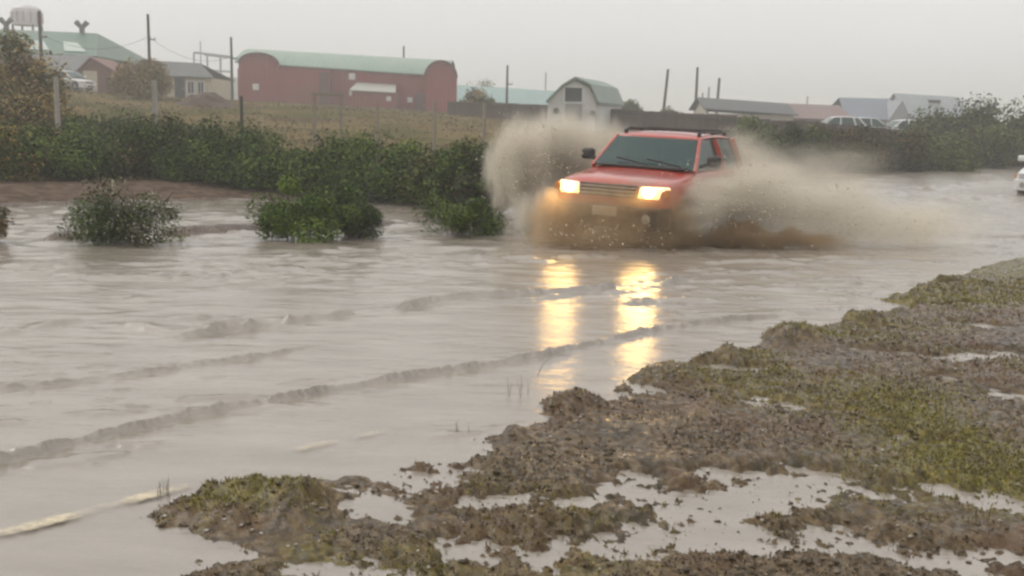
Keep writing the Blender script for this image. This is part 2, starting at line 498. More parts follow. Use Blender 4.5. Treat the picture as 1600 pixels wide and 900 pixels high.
wz = wz + ridge([(200, 470), (300, 458), (440, 440), (500, 432)], 0.10, 0.035, 125, 0.42)
wz = wz + ridge([(1100, 412), (1230, 407), (1330, 402)], 0.12, 0.03, 131, 0.3)
wz = wz + ridge([(1380, 303), (1440, 298), (1520, 291), (1600, 286)], 0.6, 0.12, 135, 0.3)
wz = wz + ridge([(1430, 318), (1520, 312), (1600, 308)], 0.5, 0.10, 137, 0.35)
# choppy water on the far lane, on the left, and round the wading car
chop = sst(8.5, 11.5, wy) * sst(2.0, -1.5, wx)
wz = wz + 0.06 * chop * (fbm(wx * 0.7 + wy * 0.35, wy * 1.5 - wx * .3, 2.4, 4, 141) - 0.5)
chop2 = sst(0.45, 0.7, fbm(wx, wy, 0.5, 2, 151)) * sst(5, 7, wy)
wz = wz + 0.028 * chop2 * (fbm(wx * 0.6 + wy * .3, wy * 1.7, 3.2, 3, 155) - 0.5)
cr1 = sst(.60, .70, fbm(wx * .55 + wy * .12, wy * 2.0 - wx * .5, 2.0, 4, 171, .6)) * sst(.42, .6, fbm(wx, wy, .55, 2, 175)) * sst(4.8, 7, wy)
cr2 = sst(.64, .72, fbm(wx * .5 + wy * .1, wy * 2.2 - wx * .55, 3.6, 3, 181, .6)) * sst(.5, .62, fbm(wx, wy, .8, 2, 185)) * sst(3.5, 5, wy)
wz = wz + .030 * cr1 + .014 * cr2
dcar = np.hypot(wx - 1.6, (wy - 14.8))
wz = wz + 0.09 * np.exp(-(dcar / 2.2) ** 2) * (fbm(wx, wy, 2.5, 3, 161) - 0.4)
wz = wz * sst(120, 40, wy) 
sh = poly_dist(wx, wy, shore)
wz = wz * (1 - 0.85 * sst(-0.25, 0.05, sh))
wme = npmesh("flood_water", np.stack([wx, wy, wz], 1), wF)
wm, wb, wt = newmat("muddy_water")
N, L = wt.nodes, wt.links
tcn = N.new("ShaderNodeTexCoord")
mp = N.new("ShaderNodeMapping"); mp.inputs["Rotation"].default_value = (0, 0, R(38)); mp.inputs["Scale"].default_value = (2.2, 6.0, 1)
L.new(tcn.outputs["Object"], mp.inputs["Vector"])
na = N.new("ShaderNodeTexNoise"); na.inputs["Scale"].default_value = 1.3; na.inputs["Detail"].default_value = 5; na.inputs["Roughness"].default_value = 0.55
L.new(mp.outputs[0], na.inputs["Vector"])
b1 = N.new("ShaderNodeBump"); b1.inputs["Strength"].default_value = 0.55; b1.inputs["Distance"].default_value = 0.02
L.new(na.outputs["Fac"], b1.inputs["Height"])
nb = N.new("ShaderNodeTexNoise"); nb.inputs["Scale"].default_value = 28; nb.inputs["Detail"].default_value = 2
L.new(tcn.outputs["Object"], nb.inputs["Vector"])
b2 = N.new("ShaderNodeBump"); b2.inputs["Strength"].default_value = 0.35; b2.inputs["Distance"].default_value = 0.004
L.new(nb.outputs["Fac"], b2.inputs["Height"]); L.new(b1.outputs[0], b2.inputs["Normal"])
L.new(b2.outputs[0], wb.inputs["Normal"])
nc = N.new("ShaderNodeTexNoise"); nc.inputs["Scale"].default_value = 0.5; nc.inputs["Detail"].default_value = 4
L.new(mp.outputs[0], nc.inputs["Vector"])
cr = N.new("ShaderNodeValToRGB")
cr.color_ramp.elements[0].position = 0.3; cr.color_ramp.elements[0].color = (0.215, 0.180, 0.142, 1)
cr.color_ramp.elements[1].position = 0.7; cr.color_ramp.elements[1].color = (0.31, 0.268, 0.222, 1)
L.new(nc.outputs["Fac"], cr.inputs["Fac"]); L.new(cr.outputs[0], wb.inputs["Base Color"])
wb.inputs["Roughness"].default_value = 0.20
wb.inputs["IOR"].default_value = 2.1
wb.inputs["Specular Tint"].default_value = (1.0, 0.975, 0.94, 1)
water = link("flood_water", wme, None, wm)
water["kind"] = "structure"; water["label"] = "brown flood water covering the road with low ripples"
ox, oy, oF = polar_grid(1.6, 160.0, 0.08, R(40), R(320), 0.08)
w2 = link("water_outer", npmesh("water_outer", np.stack([ox, oy, np.zeros(len(ox))], 1), oF), None, wm)
w2["kind"] = "structure"

# pale edge line of the road, just awash: worn paint under a film of muddy water
def stripe(pts, w, seed, n_across=7):
    P = [gp(*p) for p in pts]
    S = [0]
    for a, b in zip(P[:-1], P[1:]): S.append(S[-1] + (b - a).length)
    n = int(S[-1] / 0.012); s_ = np.linspace(0, S[-1], n + 1)
    x = np.interp(s_, S, [p.x for p in P]); y = np.interp(s_, S, [p.y for p in P])
    k = np.ones(25) / 25; x = np.convolve(np.pad(x, 12, 'edge'), k, 'valid'); y = np.convolve(np.pad(y, 12, 'edge'), k, 'valid')
    tx_, ty_ = np.gradient(x), np.gradient(y); l_ = np.hypot(tx_, ty_) + 1e-9; nx_, ny_ = -ty_ / l_, tx_ / l_
    V = []; A = []
    end = np.clip(np.minimum(s_ / .10, (S[-1] - s_) / .35), 0, 1)
    patch = 0.35 + 0.65 * sst(.30, .62, fbm(s_, s_ * 0 + seed, 5, 3, seed))
    for j in range(n_across):
        u = j / (n_across - 1) * 2 - 1
        off = u * w / 2 * (1 + .35 * (fbm(s_, s_ * 0 + seed + (3 if u > 0 else 7), 7, 3, seed) - .5))
        V.append(np.stack([x + nx_ * off, y + ny_ * off, np.full(n + 1, .0105)], 1)); A.append(end * patch * (1 - abs(u) ** 3))
    V = np.stack(V, 1).reshape(-1, 3); A = np.stack(A, 1).reshape(-1)
    i_ = np.arange(n)[:, None] * n_across + np.arange(n_across - 1)[None, :]
    return V, np.stack([i_, i_ + 1, i_ + n_across + 1, i_ + n_across], -1).reshape(-1, 4), A
sm = mat("wet_yellow_paint", (0.60, 0.50, 0.33), 0.25, 0.12, 30, bump=0.1)
_t = sm.node_tree; _a = _t.nodes.new("ShaderNodeAttribute"); _a.attribute_name = "worn"
_n = _t.nodes.new("ShaderNodeTexNoise"); _n.inputs["Scale"].default_value = 26; _n.inputs["Detail"].default_value = 4
_c = _t.nodes.new("ShaderNodeTexCoord"); _t.links.new(_c.outputs["Object"], _n.inputs["Vector"])
_m = _t.nodes.new("ShaderNodeMath"); _m.operation = 'MULTIPLY'; _t.links.new(_a.outputs["Fac"], _m.inputs[0]); _t.links.new(_n.outputs["Fac"], _m.inputs[1])
_q = _t.nodes.new("ShaderNodeMapRange"); _q.inputs["From Min"].default_value = .08; _q.inputs["From Max"].default_value = .45; _q.inputs["To Max"].default_value = .95
_t.links.new(_m.outputs[0], _q.inputs["Value"]); _t.links.new(_q.outputs[0], _t.nodes["Principled BSDF"].inputs["Alpha"])
for i, (pts, w, sd_) in enumerate([([(-60, 850), (5, 834), (80, 818), (150, 798), (250, 772), (330, 752)], 0.11, 3), ([(440, 710), (500, 697), (560, 684), (650, 668)], 0.10, 8)]):
    V, F, A = stripe(pts, w, sd_)
    me = npmesh("road_marking", V, F); vcol(me, "worn", np.repeat((A * (.9 if i == 0 else .45))[:, None], 3, 1))
    o = link("road_marking", me, None, sm)
    o["kind"] = "structure"; o["label"] = "pale yellow edge line of the road showing at the water surface"

# ------------------------------------------------------------------ scatter on the near bank
ICO = bmesh.new(); bmesh.ops.create_icosphere(ICO, subdivisions=2, radius=1)
ico_v = np.array([v.co[:] for v in ICO.verts]); ico_f = np.array([[v.index for v in f.verts] for f in ICO.faces]); ICO.free()
ICO = bmesh.new(); bmesh.ops.create_icosphere(ICO, subdivisions=1, radius=1)
ico1_v = np.array([v.co[:] for v in ICO.verts]); ico1_f = np.array([[v.index for v in f.verts] for f in ICO.faces]); ICO.free()

def scatter(P, S, tv, tf, jit, flat=0.6, cols=None, name="x", m=None):
    n, k = len(P), len(tv)
    ang = rng.random(n) * 6.283
    J = 1 + jit * (rng.random((n, k)) - 0.5)
    T = tv[None] * J[:, :, None] * S[:, None, None]
    T[:, :, 0] *= (0.8 + 0.7 * rng.random(n))[:, None]
    T[:, :, 2] *= flat
    c, s = np.cos(ang)[:, None], np.sin(ang)[:, None]
    X = T[:, :, 0] * c - T[:, :, 1] * s; Y = T[:, :, 0] * s + T[:, :, 1] * c
    V = np.stack([X + P[:, None, 0], Y + P[:, None, 1], T[:, :, 2] + P[:, None, 2]], -1).reshape(-1, 3)
    F = (tf[None] + (np.arange(n) * k)[:, None, None]).reshape(-1, tf.shape[1])
    me = npmesh(name, V, F)
    if cols is not None:
        vcol(me, "tint", np.repeat(cols, k, 0))
    return link(name, me, None, m)

def bank_points(n, rmax=13.0, power=1.0):
    """random points on the near bank, denser near the camera in proportion to how large they show"""
    r = 2.6 * np.exp(rng.random(n * 3) * math.log(rmax / 2.6)); a = R(-34) + rng.random(n * 3) * R(68)
    x, y = r * np.sin(a), r * np.cos(a)
    z, q1, q2 = terrain(x, y)
    k = (q1 > -0.12) & (z > -0.012)
    return x[k][:n], y[k][:n], z[k][:n], q1[k][:n], r[k][:n]

def near_green(x, y):
    g = np.zeros(len(x))
    for (px, py, rxp, ry, w_) in [(1440, 680, 130, .8, .95), (1550, 730, 90, .5, .9), (440, 775, 110, .26, 1.0), (330, 795, 80, .2, 1.0), (1240, 525, 60, .4, 1.1), (892, 630, 60, .2, .7), (1300, 620, 200, .7, .55), (1100, 590, 120, .5, .5)]:
        c = gp(px, py); rx = rxp * c.y / F_PX
        g = g + w_ * np.exp(-(((x - c.x) / rx) ** 2 + ((y - c.y) / ry) ** 2))
    return g + 0.75 * sst(7.0, 10.5, y)

mud_m = mat("mud_clod", (1, 1, 1), 0.55, 0.4, 60, spec=0.25, bump=0.5, attr="tint")
x, y, z, q, r_ = bank_points(6500)
clump = fbm(x, y, 2.2, 3, 201)
k = (clump + 0.25 * rng.random(len(x)) > 0.52) & (fbm(x, y, 1.9, 3, 25) > .42)
x, y, z, q, r_ = x[k], y[k], z[k], q[k], r_[k]
S = 0.003 + 0.010 * rng.random(len(x)) ** 4 + 0.0006 * r_
c0 = np.array([0.050, 0.036, 0.020]); c1 = np.array([0.17, 0.125, 0.075])
t = rng.random(len(x))[:, None] ** 1.4
clods = scatter(np.stack([x, y, z + S * 0.15], 1), S, ico_v, ico_f, 0.5, 0.62, c0 + (c1 - c0) * t, "mud_clods", mud_m)
tag(clods, "small wet brown clods of mud strewn over the verge", "mud", kind="stuff")
x, y, z, q, r_ = bank_points(700)
S = 0.004 + 0.007 * rng.random(len(x)) ** 2
t = rng.random(len(x))[:, None]
peb = scatter(np.stack([x, y, z + S * 0.3], 1), S, ico1_v, ico1_f, 0.3, 0.6, np.array([0.25, .21, .17]) + t * np.array([0.3, .3, .28]), "pebbles", mat("pebble", (1, 1, 1), 0.3, 0.2, 80, attr="tint"))
tag(peb, "pale wet pebbles scattered over the muddy verge", "pebbles", kind="stuff")

def blades(x, y, z, h, w, col, lean=0.6, name="grass", m=None):
    n = len(x)
    a = rng.random(n) * 6.283; la = rng.random(n) * 6.283; ln = lean * rng.random(n)
    dx, dy = np.cos(a) * w / 2, np.sin(a) * w / 2
    ox_, oy_ = np.cos(la) * ln * h, np.sin(la) * ln * h
    base = np.stack([x, y, z - 0.004], 1)
    v0 = base + np.stack([dx, dy, 0 * x], 1); v1 = base - np.stack([dx, dy, 0 * x], 1)
    mid = base + np.stack([ox_ * .4, oy_ * .4, h * .6], 1)
    v2 = mid - np.stack([dx, dy, 0 * x], 1) * .8; v3 = mid + np.stack([dx, dy, 0 * x], 1) * .8
    top = base + np.stack([ox_, oy_, h * (1 - .3 * ln)], 1)
    v4 = top - np.stack([dx, dy, 0 * x], 1) * .2; v5 = top + np.stack([dx, dy, 0 * x], 1) * .2
    V = np.stack([v0, v1, v2, v3, v4, v5], 1).reshape(-1, 3)
    b_ = (np.arange(n) * 6)[:, None]
    F = np.concatenate([b_ + np.array([[0, 1, 2, 3]]), b_ + np.array([[3, 2, 4, 5]])], 0)
    me = npmesh(name, V, F, smooth=False)
    vcol(me, "tint", np.repeat(col, 6, 0))
    return link(name, me, None, m)

grass_m = leaf_mat("grass_blades", 0.45)
x, y, z, q, r_ = bank_points(150000)
g = near_green(x, y)
keep = (g * 0.5 + 0.6 * fbm(x, y, 7.0, 3, 45) + 0.7 * (fbm(x, y, 1.1, 4, 41) - .5) + 0.45 * (rng.random(len(x)) - 0.5)) > 0.60
x, y, z, r_, g = x[keep], y[keep], z[keep], r_[keep], g[keep]
print("grass blades", len(x))
h = (0.006 + 0.012 * rng.random(len(x))) * (1 + 0.07 * r_)
w = 0.0022 + 0.0009 * r_
t = rng.random(len(x))[:, None]; u = rng.random(len(x))[:, None]
col_g = np.array([0.095, 0.090, 0.016]) * (1 - t) + np.array([0.32, 0.27, 0.055]) * t
dead = (u > 0.72 + 0.2 * np.clip(g, 0, 1)[:, None])
col_g = np.where(dead, np.array([0.15, 0.10, 0.05]) * (0.6 + 0.8 * t), col_g)
gr = blades(x, y, z, h, w, col_g, 1.3, "grass", grass_m)
tag(gr, "short yellow green moss and grass on the muddy verge", "grass", kind="stuff")
# brown dead litter over the mud
x, y, z, q, r_ = bank_points(60000)
k = fbm(x, y, 1.9, 3, 25) + .2 * (rng.random(len(x)) - .5) > .50
x, y, z, r_ = x[k], y[k], z[k], r_[k]
t = rng.random(len(x))[:, None]
li = blades(x, y, z, 0.006 + 0.012 * rng.random(len(x)), 0.004 + 0.0012 * r_, np.array([0.06, 0.042, 0.026]) * (1 - t) + np.array([0.20, 0.155, 0.11]) * t, 2.2, "leaf_litter", grass_m)
tag(li, "sodden brown plant litter lying over the verge mud", "litter", kind="stuff")


# ------------------------------------------------------------------ vegetation
foliage_m = leaf_mat("foliage_leaves", 0.7)
bark_m = mat("bark", (0.09, 0.07, 0.05), 0.85, 0.3, 12, bump=0.6)

def foliage(name, n, rx, ry, h, leaf, cols, z0=0.0, nclump=26, seed=0, parent=None, flower=None, flat_top=0.0, arch=None, loose=0.35):
    """leaf faces spread through irregular clumps inside a bush-shaped volume; cols = [(rgb, weight)...]"""
    g = np.random.default_rng(seed)
    # clump centres in a dome
    u = g.random((nclump, 3)) * 2 - 1
    u /= np.maximum(1e-3, np.linalg.norm(u, axis=1))[:, None]
    rad = g.random(nclump)[:, None] ** 0.45
    C = u * rad * np.array([rx, ry, h * 0.5]) * 0.82
    C[:, 2] = np.abs(C[:, 2]) * 1.55 * (0.75 + 0.5 * g.random(nclump)) + 0.12 * h
    cr_ = (0.20 + 0.22 * g.random(nclump)) * min(rx, h) * 1.0
    which = g.integers(0, nclump, n)
    d = g.normal(size=(n, 3)); d /= np.linalg.norm(d, axis=1)[:, None]
    rr = g.random(n)[:, None] ** loose
    P = C[which] + d * rr * cr_[which][:, None] * np.array([1.15, 1.15, 0.9])
    P[:, 2] = np.maximum(P[:, 2], 0.01 + 0.05 * g.random(n)) + z0
    for ax, lim in ((0, rx), (1, ry)):
        P[:, ax] *= lim / np.percentile(np.abs(P[:, ax]), 98.5)
    zq_ = P[:, 2] - z0; P[:, 2] = z0 + zq_ * (h / np.percentile(zq_, 98.8))
    # leaf: a bent quad, random facing biased outward and upward
    nrm = d * 0.7 + np.array([0, 0, 0.5]) + g.normal(size=(n, 3)) * 0.55
    nrm /= np.linalg.norm(nrm, axis=1)[:, None]
    t1 = np.cross(nrm, g.normal(size=(n, 3))); t1 /= np.linalg.norm(t1, axis=1)[:, None]
    t2 = np.cross(nrm, t1)
    s = leaf * (0.55 + 0.9 * g.random(n))[:, None]
    v0 = P - t1 * s; v1 = P + t2 * s * 0.42 + nrm * s * .15; v2 = P + t1 * s; v3 = P - t2 * s * 0.42 + nrm * s * .15
    V = np.stack([v0, v1, v2, v3], 1).reshape(-1, 3)
    F = np.arange(n * 4).reshape(-1, 4)
    cw = np.array([c[1] for c in cols], dtype=float); cw /= cw.sum()
    base = np.array([c[0] for c in cols])
    clump_col = g.choice(len(cols), nclump, p=cw)
    leaf_col = g.choice(len(cols), n, p=cw)
    pick = np.where(g.random(n) < 0.62, clump_col[which], leaf_col)
    K = base[pick] * (0.65 + 0.7 * g.random(n))[:, None]
    if flower is not None:
        fl = (g.random(n) < flower[1]) & (P[:, 2] > 0.25 * h) & (np.sin(which * 2.4) > -0.1)
        K[fl] = np.array(flower[0]) * (0.8 + 0.3 * g.random(fl.sum()))[:, None]
    me = npmesh(name, V, F, smooth=False)
    vcol(me, "tint", np.repeat(K, 4, 0))
    return link(name, me, parent, foliage_m)

def stems(name, n, rx, ry, h, seed, parent, thick=0.02, m=None):
    g = random.Random(seed); b = MB()
    for i in range(n):
        a = g.random() * 6.283; r_ = g.random()
        p0 = (0.12 * rx * math.cos(a), 0.12 * ry * math.sin(a), -0.05)
        p1 = (0.5 * rx * r_ * math.cos(a), 0.5 * ry * r_ * math.sin(a), h * (0.3 + 0.2 * g.random()))
        p2 = (rx * r_ * math.cos(a + .3) * 0.95, ry * r_ * math.sin(a + .3) * 0.95, h * (0.7 + 0.32 * g.random()))
        b.bar(p0, p1, thick, n=5, w2=thick * .7); b.bar(p1, p2, thick * .7, n=5, w2=thick * .25)
        p3 = (p2[0] + .15 * h * (g.random() - .5), p2[1], p2[2] - .1 * h + .25 * h * g.random())
        b.bar(p1, p3, thick * .5, n=4, w2=thick * .2)
    return b.build(name, m or bark_m, parent)

DG = [((0.026, 0.048, 0.008), 3), ((0.055, 0.095, 0.014), 4), ((0.11, 0.16, 0.026), 3), ((0.075, 0.050, 0.015), 1)]
MG = [((0.045, 0.080, 0.012), 3), ((0.095, 0.15, 0.020), 4), ((0.15, 0.21, 0.035), 3)]
BR = [((0.24, 0.135, 0.045), 3), ((0.34, 0.23, 0.075), 3), ((0.12, 0.09, 0.025), 2), ((0.36, 0.26, 0.09), 1)]
OL = [((0.080, 0.090, 0.022), 3), ((0.14, 0.135, 0.038), 3), ((0.18, 0.16, 0.05), 2), ((0.05, 0.045, 0.016), 2)]
OLG = [((0.060, 0.078, 0.018), 3), ((0.105, 0.125, 0.030), 3), ((0.14, 0.145, 0.04), 2), ((0.035, 0.040, 0.014), 2)]
GY = [((0.05, 0.056, 0.025), 3), ((0.080, 0.080, 0.036), 3), ((0.035, 0.040, 0.014), 2)]

def tz_at(x, y):
    z, _, _ = terrain(np.array([float(x)]), np.array([float(y)]))
    return float(z[0])

def shrub(name, label, cat, px, depth, wpx, hpx, cols, n, leaf, seed, group=None, flower=None, deep=None, nclump=26, z=None, thick=0.02, loose=.35):
    """a shrub centred at photo column px, standing at the given depth, wpx wide and hpx tall in the photo"""
    x = at(px, 300, depth).x
    zz = tz_at(x, depth) if z is None else z
    rx = wpx * depth / F_PX / 2; h = hpx * depth / F_PX
    ry = deep if deep else rx * 0.75
    o = thing(name, label, cat, (x, depth, zz), 0, group)
    foliage("foliage", n, rx, ry, h, leaf, cols, 0, nclump, seed, o, flower, loose=loose)
    stems("stem", 9, rx, ry, h, seed, o, thick)
    return o

# bushes standing in the water at the far edge of the road
shrub("flowering_bush", "dark bush with whitish flower heads standing in the flood water on the left", "bush", 192, 13.1, 165, 92, GY + DG, 9500, 0.022, 11, None, ((0.50, 0.48, 0.34), 0.20), z=-0.02, nclump=30, loose=.5)
shrub("green_bush", "bright green bush in the flood water, the larger of the close pair", "bush", 458, 13.9, 132, 92, MG, 14000, 0.025, 12, None, z=-0.02, nclump=26)
shrub("green_bush", "duller low green bush leaning against the bright green one in the water", "bush", 545, 14.3, 96, 72, DG + GY, 9500, 0.025, 13, None, z=-0.02, nclump=20)
shrub("green_bush", "dark spreading bush in the water just left of the spray", "bush", 712, 15.0, 140, 58, DG, 6500, 0.025, 14, None, z=-0.02, nclump=18, loose=.7)
shrub("green_bush", "small dark twig bush cut by the left edge of the photo, beside the water", "bush", -22, 12.8, 62, 75, GY + BR, 2500, 0.02, 15, None, z=-0.02)
# the hedge, bush by bush
HG = "bushes of the dark hedge behind the flooded road"
hedge = [(18, 21.5, 150, 120, BR + DG, "hedge bush with brown and orange tinged leaves, at the left end of the hedge"),
         (112, 22.0, 130, 92, DG + MG, "low leafy green hedge bush in front of the tall grey fence post"),
         (185, 23.5, 100, 72, BR + GY, "small brownish grey bush filling the dip in the hedge"),
         (262, 23.0, 130, 112, DG + OL, "dark hedge bush just right of the dip, with olive top"),
         (348, 22.6, 130, 116, DG, "very dark green hedge bush below the brown earth mound"),
         (440, 22.4, 140, 118, DG + MG, "hedge bush mixing dark and mid green, left of the wooden gate frame"),
         (540, 22.0, 140, 110, MG + DG, "fresh green hedge bush right below the wooden gate frame"),
         (630, 21.0, 130, 128, DG + MG, "broad green hedge bush between gate frame and spray"),
         (706, 20.0, 120, 140, OL + DG, "olive toned hedge bush second from the spray"),
         (760, 18.6, 80, 120, GY + DG, "greyish last hedge bush touching the edge of the brown spray")]
for i, (px, d, w_, h_, cl, lab) in enumerate(hedge):
    shrub("hedge_bush", lab, "bush", px, d, w_ * 1.12, h_ * (.72 + .12 * math.sin(i * 2.3)), cl, 13500, 0.042, 30 + i, HG, nclump=34, deep=1.1)
# grey-brown scrub behind the hedge at the left
shrub("scrub", "tall dull green scrub in front of the parked white car", "scrub", 150, 30, 210, 62, GY + DG, 14000, 0.055, 51, nclump=26, deep=1.8)
shrub("scrub", "dark grey scrub under the autumn tree at the far left", "scrub", 40, 30, 170, 85, GY + BR, 14000, 0.05, 52, nclump=26, deep=1.8)
shrub("scrub", "low grey green scrub at the foot of the mound, behind the hedge dip", "scrub", 255, 33, 100, 45, GY, 4500, 0.05, 53, nclump=20, deep=1.4)
shrub("round_bush", "round golden brown bush in front of the grey roofed cottage", "bush", 232, 66, 92, 55, [((0.26, 0.18, 0.065), 3), ((0.20, 0.16, 0.055), 3), ((0.30, 0.20, 0.09), 1)], 14000, 0.09, 54, nclump=26, deep=1.5)

def tree(name, label, px, depth, wpx, hpx, trunk, cols, n, leaf, seed, group=None, cat="tree", nclump=30, base=None):
    x = at(px, 300, depth).x; zz = tz_at(x, depth) if base is None else base
    rx = wpx * depth / F_PX / 2; h = hpx * depth / F_PX
    o = thing(name, label, cat, (x, depth, zz), 0, group)
    foliage("crown", n, rx, rx * 0.85, h * (1 - trunk), leaf, cols, h * trunk, nclump, seed, o, loose=.5)
    g = random.Random(seed); b = MB(); tw = 0.05 * h
    b.bar((0, 0, -.2), (0.03 * h, 0, h * .45), tw, n=7, w2=tw * .6)
    for i in range(7):
        a = g.random() * 6.283
        b.bar((0.02 * h, 0, h * (.25 + .03 * i)), (rx * .75 * math.cos(a), rx * .6 * math.sin(a), h * (.6 + .33 * g.random())), tw * .5, n=5, w2=tw * .12)
    b.build("trunk", bark_m, o)
    return o
tree("autumn_tree", "rusty brown autumn tree at the far left beside the parked car", 2, 36, 165, 146, 0.12, BR + BR + OL, 22000, 0.08, 61, nclump=44)
TG = "dull green trees and scrub beyond the flooded road on the right"
for i, (px, d, w_, h_, lab) in enumerate([(1478, 58, 120, 78, "rounded olive tree rising just right of the grey gabled roof"), (1555, 56, 130, 98, "tall olive tree near the right edge, above the oncoming white car"),
                                          (1625, 54, 120, 100, "olive tree cut by the right edge of the photo"), (1515, 50, 110, 62, "shorter darker tree in front of the olive trees on the right")]):
    tree("olive_tree", lab, px, d, w_ * 1.1, h_ * .84, 0.03, OLG, 17000, 0.11, 70 + i, TG)
MB_ = [((0.11, 0.075, 0.03), 3), ((0.085, 0.075, 0.03), 3), ((0.05, 0.05, 0.02), 3)]
row = [(1180, 42, 110, 62, OLG), (1250, 41, 100, 58, MB_ + OLG), (1318, 41, 110, 56, MB_), (1385, 43, 110, 60, MB_ + GY), (1450, 45, 110, 52, OLG), (1520, 49, 120, 50, MB_ + OLG), (1585, 53, 120, 46, MB_ + OLG)]
labs = ["scrub bush behind the top of the right hand spray plume", "brownish scrub bush right of the plume top, against the long brown fence", "olive scrub bush under the white cars behind the fence",
        "brown tinged scrub bush below the right end of the row of white cars", "grey green scrub bush at the water's far edge under the grey gabled roof", "low brown scrub bush left of the oncoming white car", "low olive scrub bush directly behind the oncoming white car"]
for i, (px, d, w_, h_, cl) in enumerate(row):
    shrub("scrub_bush", labs[i], "bush", px, d, w_, h_, cl, 10000, 0.08, 90 + i, "scrub bushes along the far right water edge", nclump=26, deep=1.6)
tree("distant_tree", "small dark rounded tree beside the white barn house", 978, 100, 34, 38, 0.1, DG, 2500, 0.16, 120)
tree("distant_tree", "small flat topped tree at the foot of the leaning pole", 1040, 92, 34, 30, 0.35, OL, 1800, 0.14, 121)
tree("distant_tree", "faint dark tree behind the pale green roof", 742, 170, 50, 56, 0.1, DG, 1800, 0.22, 122)
shrub("dark_bush", "dark bush at the right end wall of the red warehouse", "bush", 742, 80, 56, 40, DG + BR, 4000, 0.1, 123, deep=1.2)

# tall dry grass over the field behind the hedge
n = 46000
r_ = 23 * np.exp(rng.random(n) * math.log(100 / 23)); a = R(-33) + rng.random(n) * R(66)
x = r_ * np.sin(a); y = r_ * np.cos(a)
z, q1, q2 = terrain(x, y)
k = (q2 > 8.5) & (q1 < -1) & (fbm(x, y, 0.25, 3, 301) + 0.3 * (rng.random(n) - .5) > 0.42)
x, y, z, r_ = x[k], y[k], z[k], r_[k]
t = rng.random(len(x))[:, None]
fg = blades(x, y, z, 0.04 + 0.09 * rng.random(len(x)), 0.02 + 0.0012 * r_, np.array([0.10, 0.085, 0.035]) * (1 - t) + np.array([0.20, 0.15, 0.07]) * t, 1.2, "field_grass", grass_m)
tag(fg, "tall dry straw coloured grass over the field behind the hedge", "grass", kind="stuff")

# stalks poking from the shallow water by the bank
stalk_m = mat("dry_stalk", (0.10, 0.08, 0.06), 0.6, 0.2, 20)
def stalk_clump(px, py, n, h, spread, label, seed, lean=0.5):
    g = random.Random(seed); p = gp(px, py)
    o = thing("reed_clump", label, "reeds", (p.x, p.y, 0), 0, "thin dead stalks standing in the shallow water")
    for i in range(n):
        x0, y0 = (g.random() - .5) * spread, (g.random() - .5) * spread
        l = (g.random() - .6) * lean; hh = h * (.5 + .5 * g.random())
        b = MB(); b.bar((x0, y0, -.03), (x0 + l * hh * .4, y0, hh * .55), .0035, n=4, w2=.003)
        b.bar((x0 + l * hh * .4, y0, hh * .548), (x0 + l * hh, y0 + .02, hh), .003, n=4, w2=.0012)
        b.build("stalk", stalk_m, o)
    return o
stalk_clump(262, 775, 7, .10, .08, "thin dead stalks at the left tip of the mossy mound", 1)
stalk_clump(836, 588, 1, .26, .01, "single long thin stick leaning out of the water below the car", 2, -1.4)
stalk_clump(808, 616, 5, .12, .2, "sparse dead stalks in the shallows left of the small round tuft", 3)
stalk_clump(725, 675, 4, .07, .1, "short dark stalks standing by the little mud stump", 4)

# brown earth mound in the field
g_ = np.random.default_rng(5)
p = at(322, 178, 62); zz = tz_at(p.x, 62)
u_, v_ = np.meshgrid(np.linspace(-1, 1, 40), np.linspace(-1, 1, 30)); u_ = u_.ravel(); v_ = v_.ravel()
hm_ = .85 * np.clip(1 - u_ ** 2, 0, 1) ** 1.2 * np.clip(1 - v_ ** 2, 0, 1) * (0.7 + 0.6 * fbm(u_ * 3, v_ * 3, 1.5, 3, 311)) - 0.15
i_ = np.arange(29)[:, None] * 40 + np.arange(39)[None, :]
me = npmesh("earth_mound", np.stack([u_ * 2.0, v_ * 1.4, hm_], 1), np.stack([i_, i_ + 1, i_ + 41, i_ + 40], -1).reshape(-1, 4))
em = link("earth_mound", me, None, mat("bare_earth", (0.085, 0.055, 0.036), 0.9, 0.35, 3, bump=.6), (p.x, 62, zz)); tag(em, "low mound of bare brown earth in the field left of the red warehouse", "mound")

# ------------------------------------------------------------------ fences, posts, poles
wood_m = mat("weathered_wood", (0.27, 0.23, 0.18), 0.85, 0.25, 9, bump=.4, noise_stretch=(6, 6, 1))
dwood_m = mat("dark_creosote_wood", (0.06, 0.052, 0.046), 0.85, 0.3, 5, bump=.4, noise_stretch=(6, 6, 1))
conc_m = mat("concrete_post", (0.33, 0.31, 0.28), 0.85, 0.15, 8, bump=.3)
FG = "fence posts standing in the field behind the hedge"
posts = [(87, 27, 120, 0.11, conc_m, "tall pale concrete post at the left, nearest of the field fence posts"), (241, 30, 126, 0.13, conc_m, "pale post in front of the golden brown bush"), (377, 33, 150, 0.11, dwood_m, "dark post in front of the red warehouse's left arch"),
         (590, 34, 156, 0.10, wood_m, "thin wooden post right of the gate frame, below the lean-to"), (680, 34, 158, 0.10, wood_m, "wooden post below the warehouse's right arch"), (757, 36, 160, 0.11, wood_m, "wooden post at the top left corner of the spray")]
wire_tie_m = mat("rusty_wire", (0.12, 0.08, 0.06), .6)
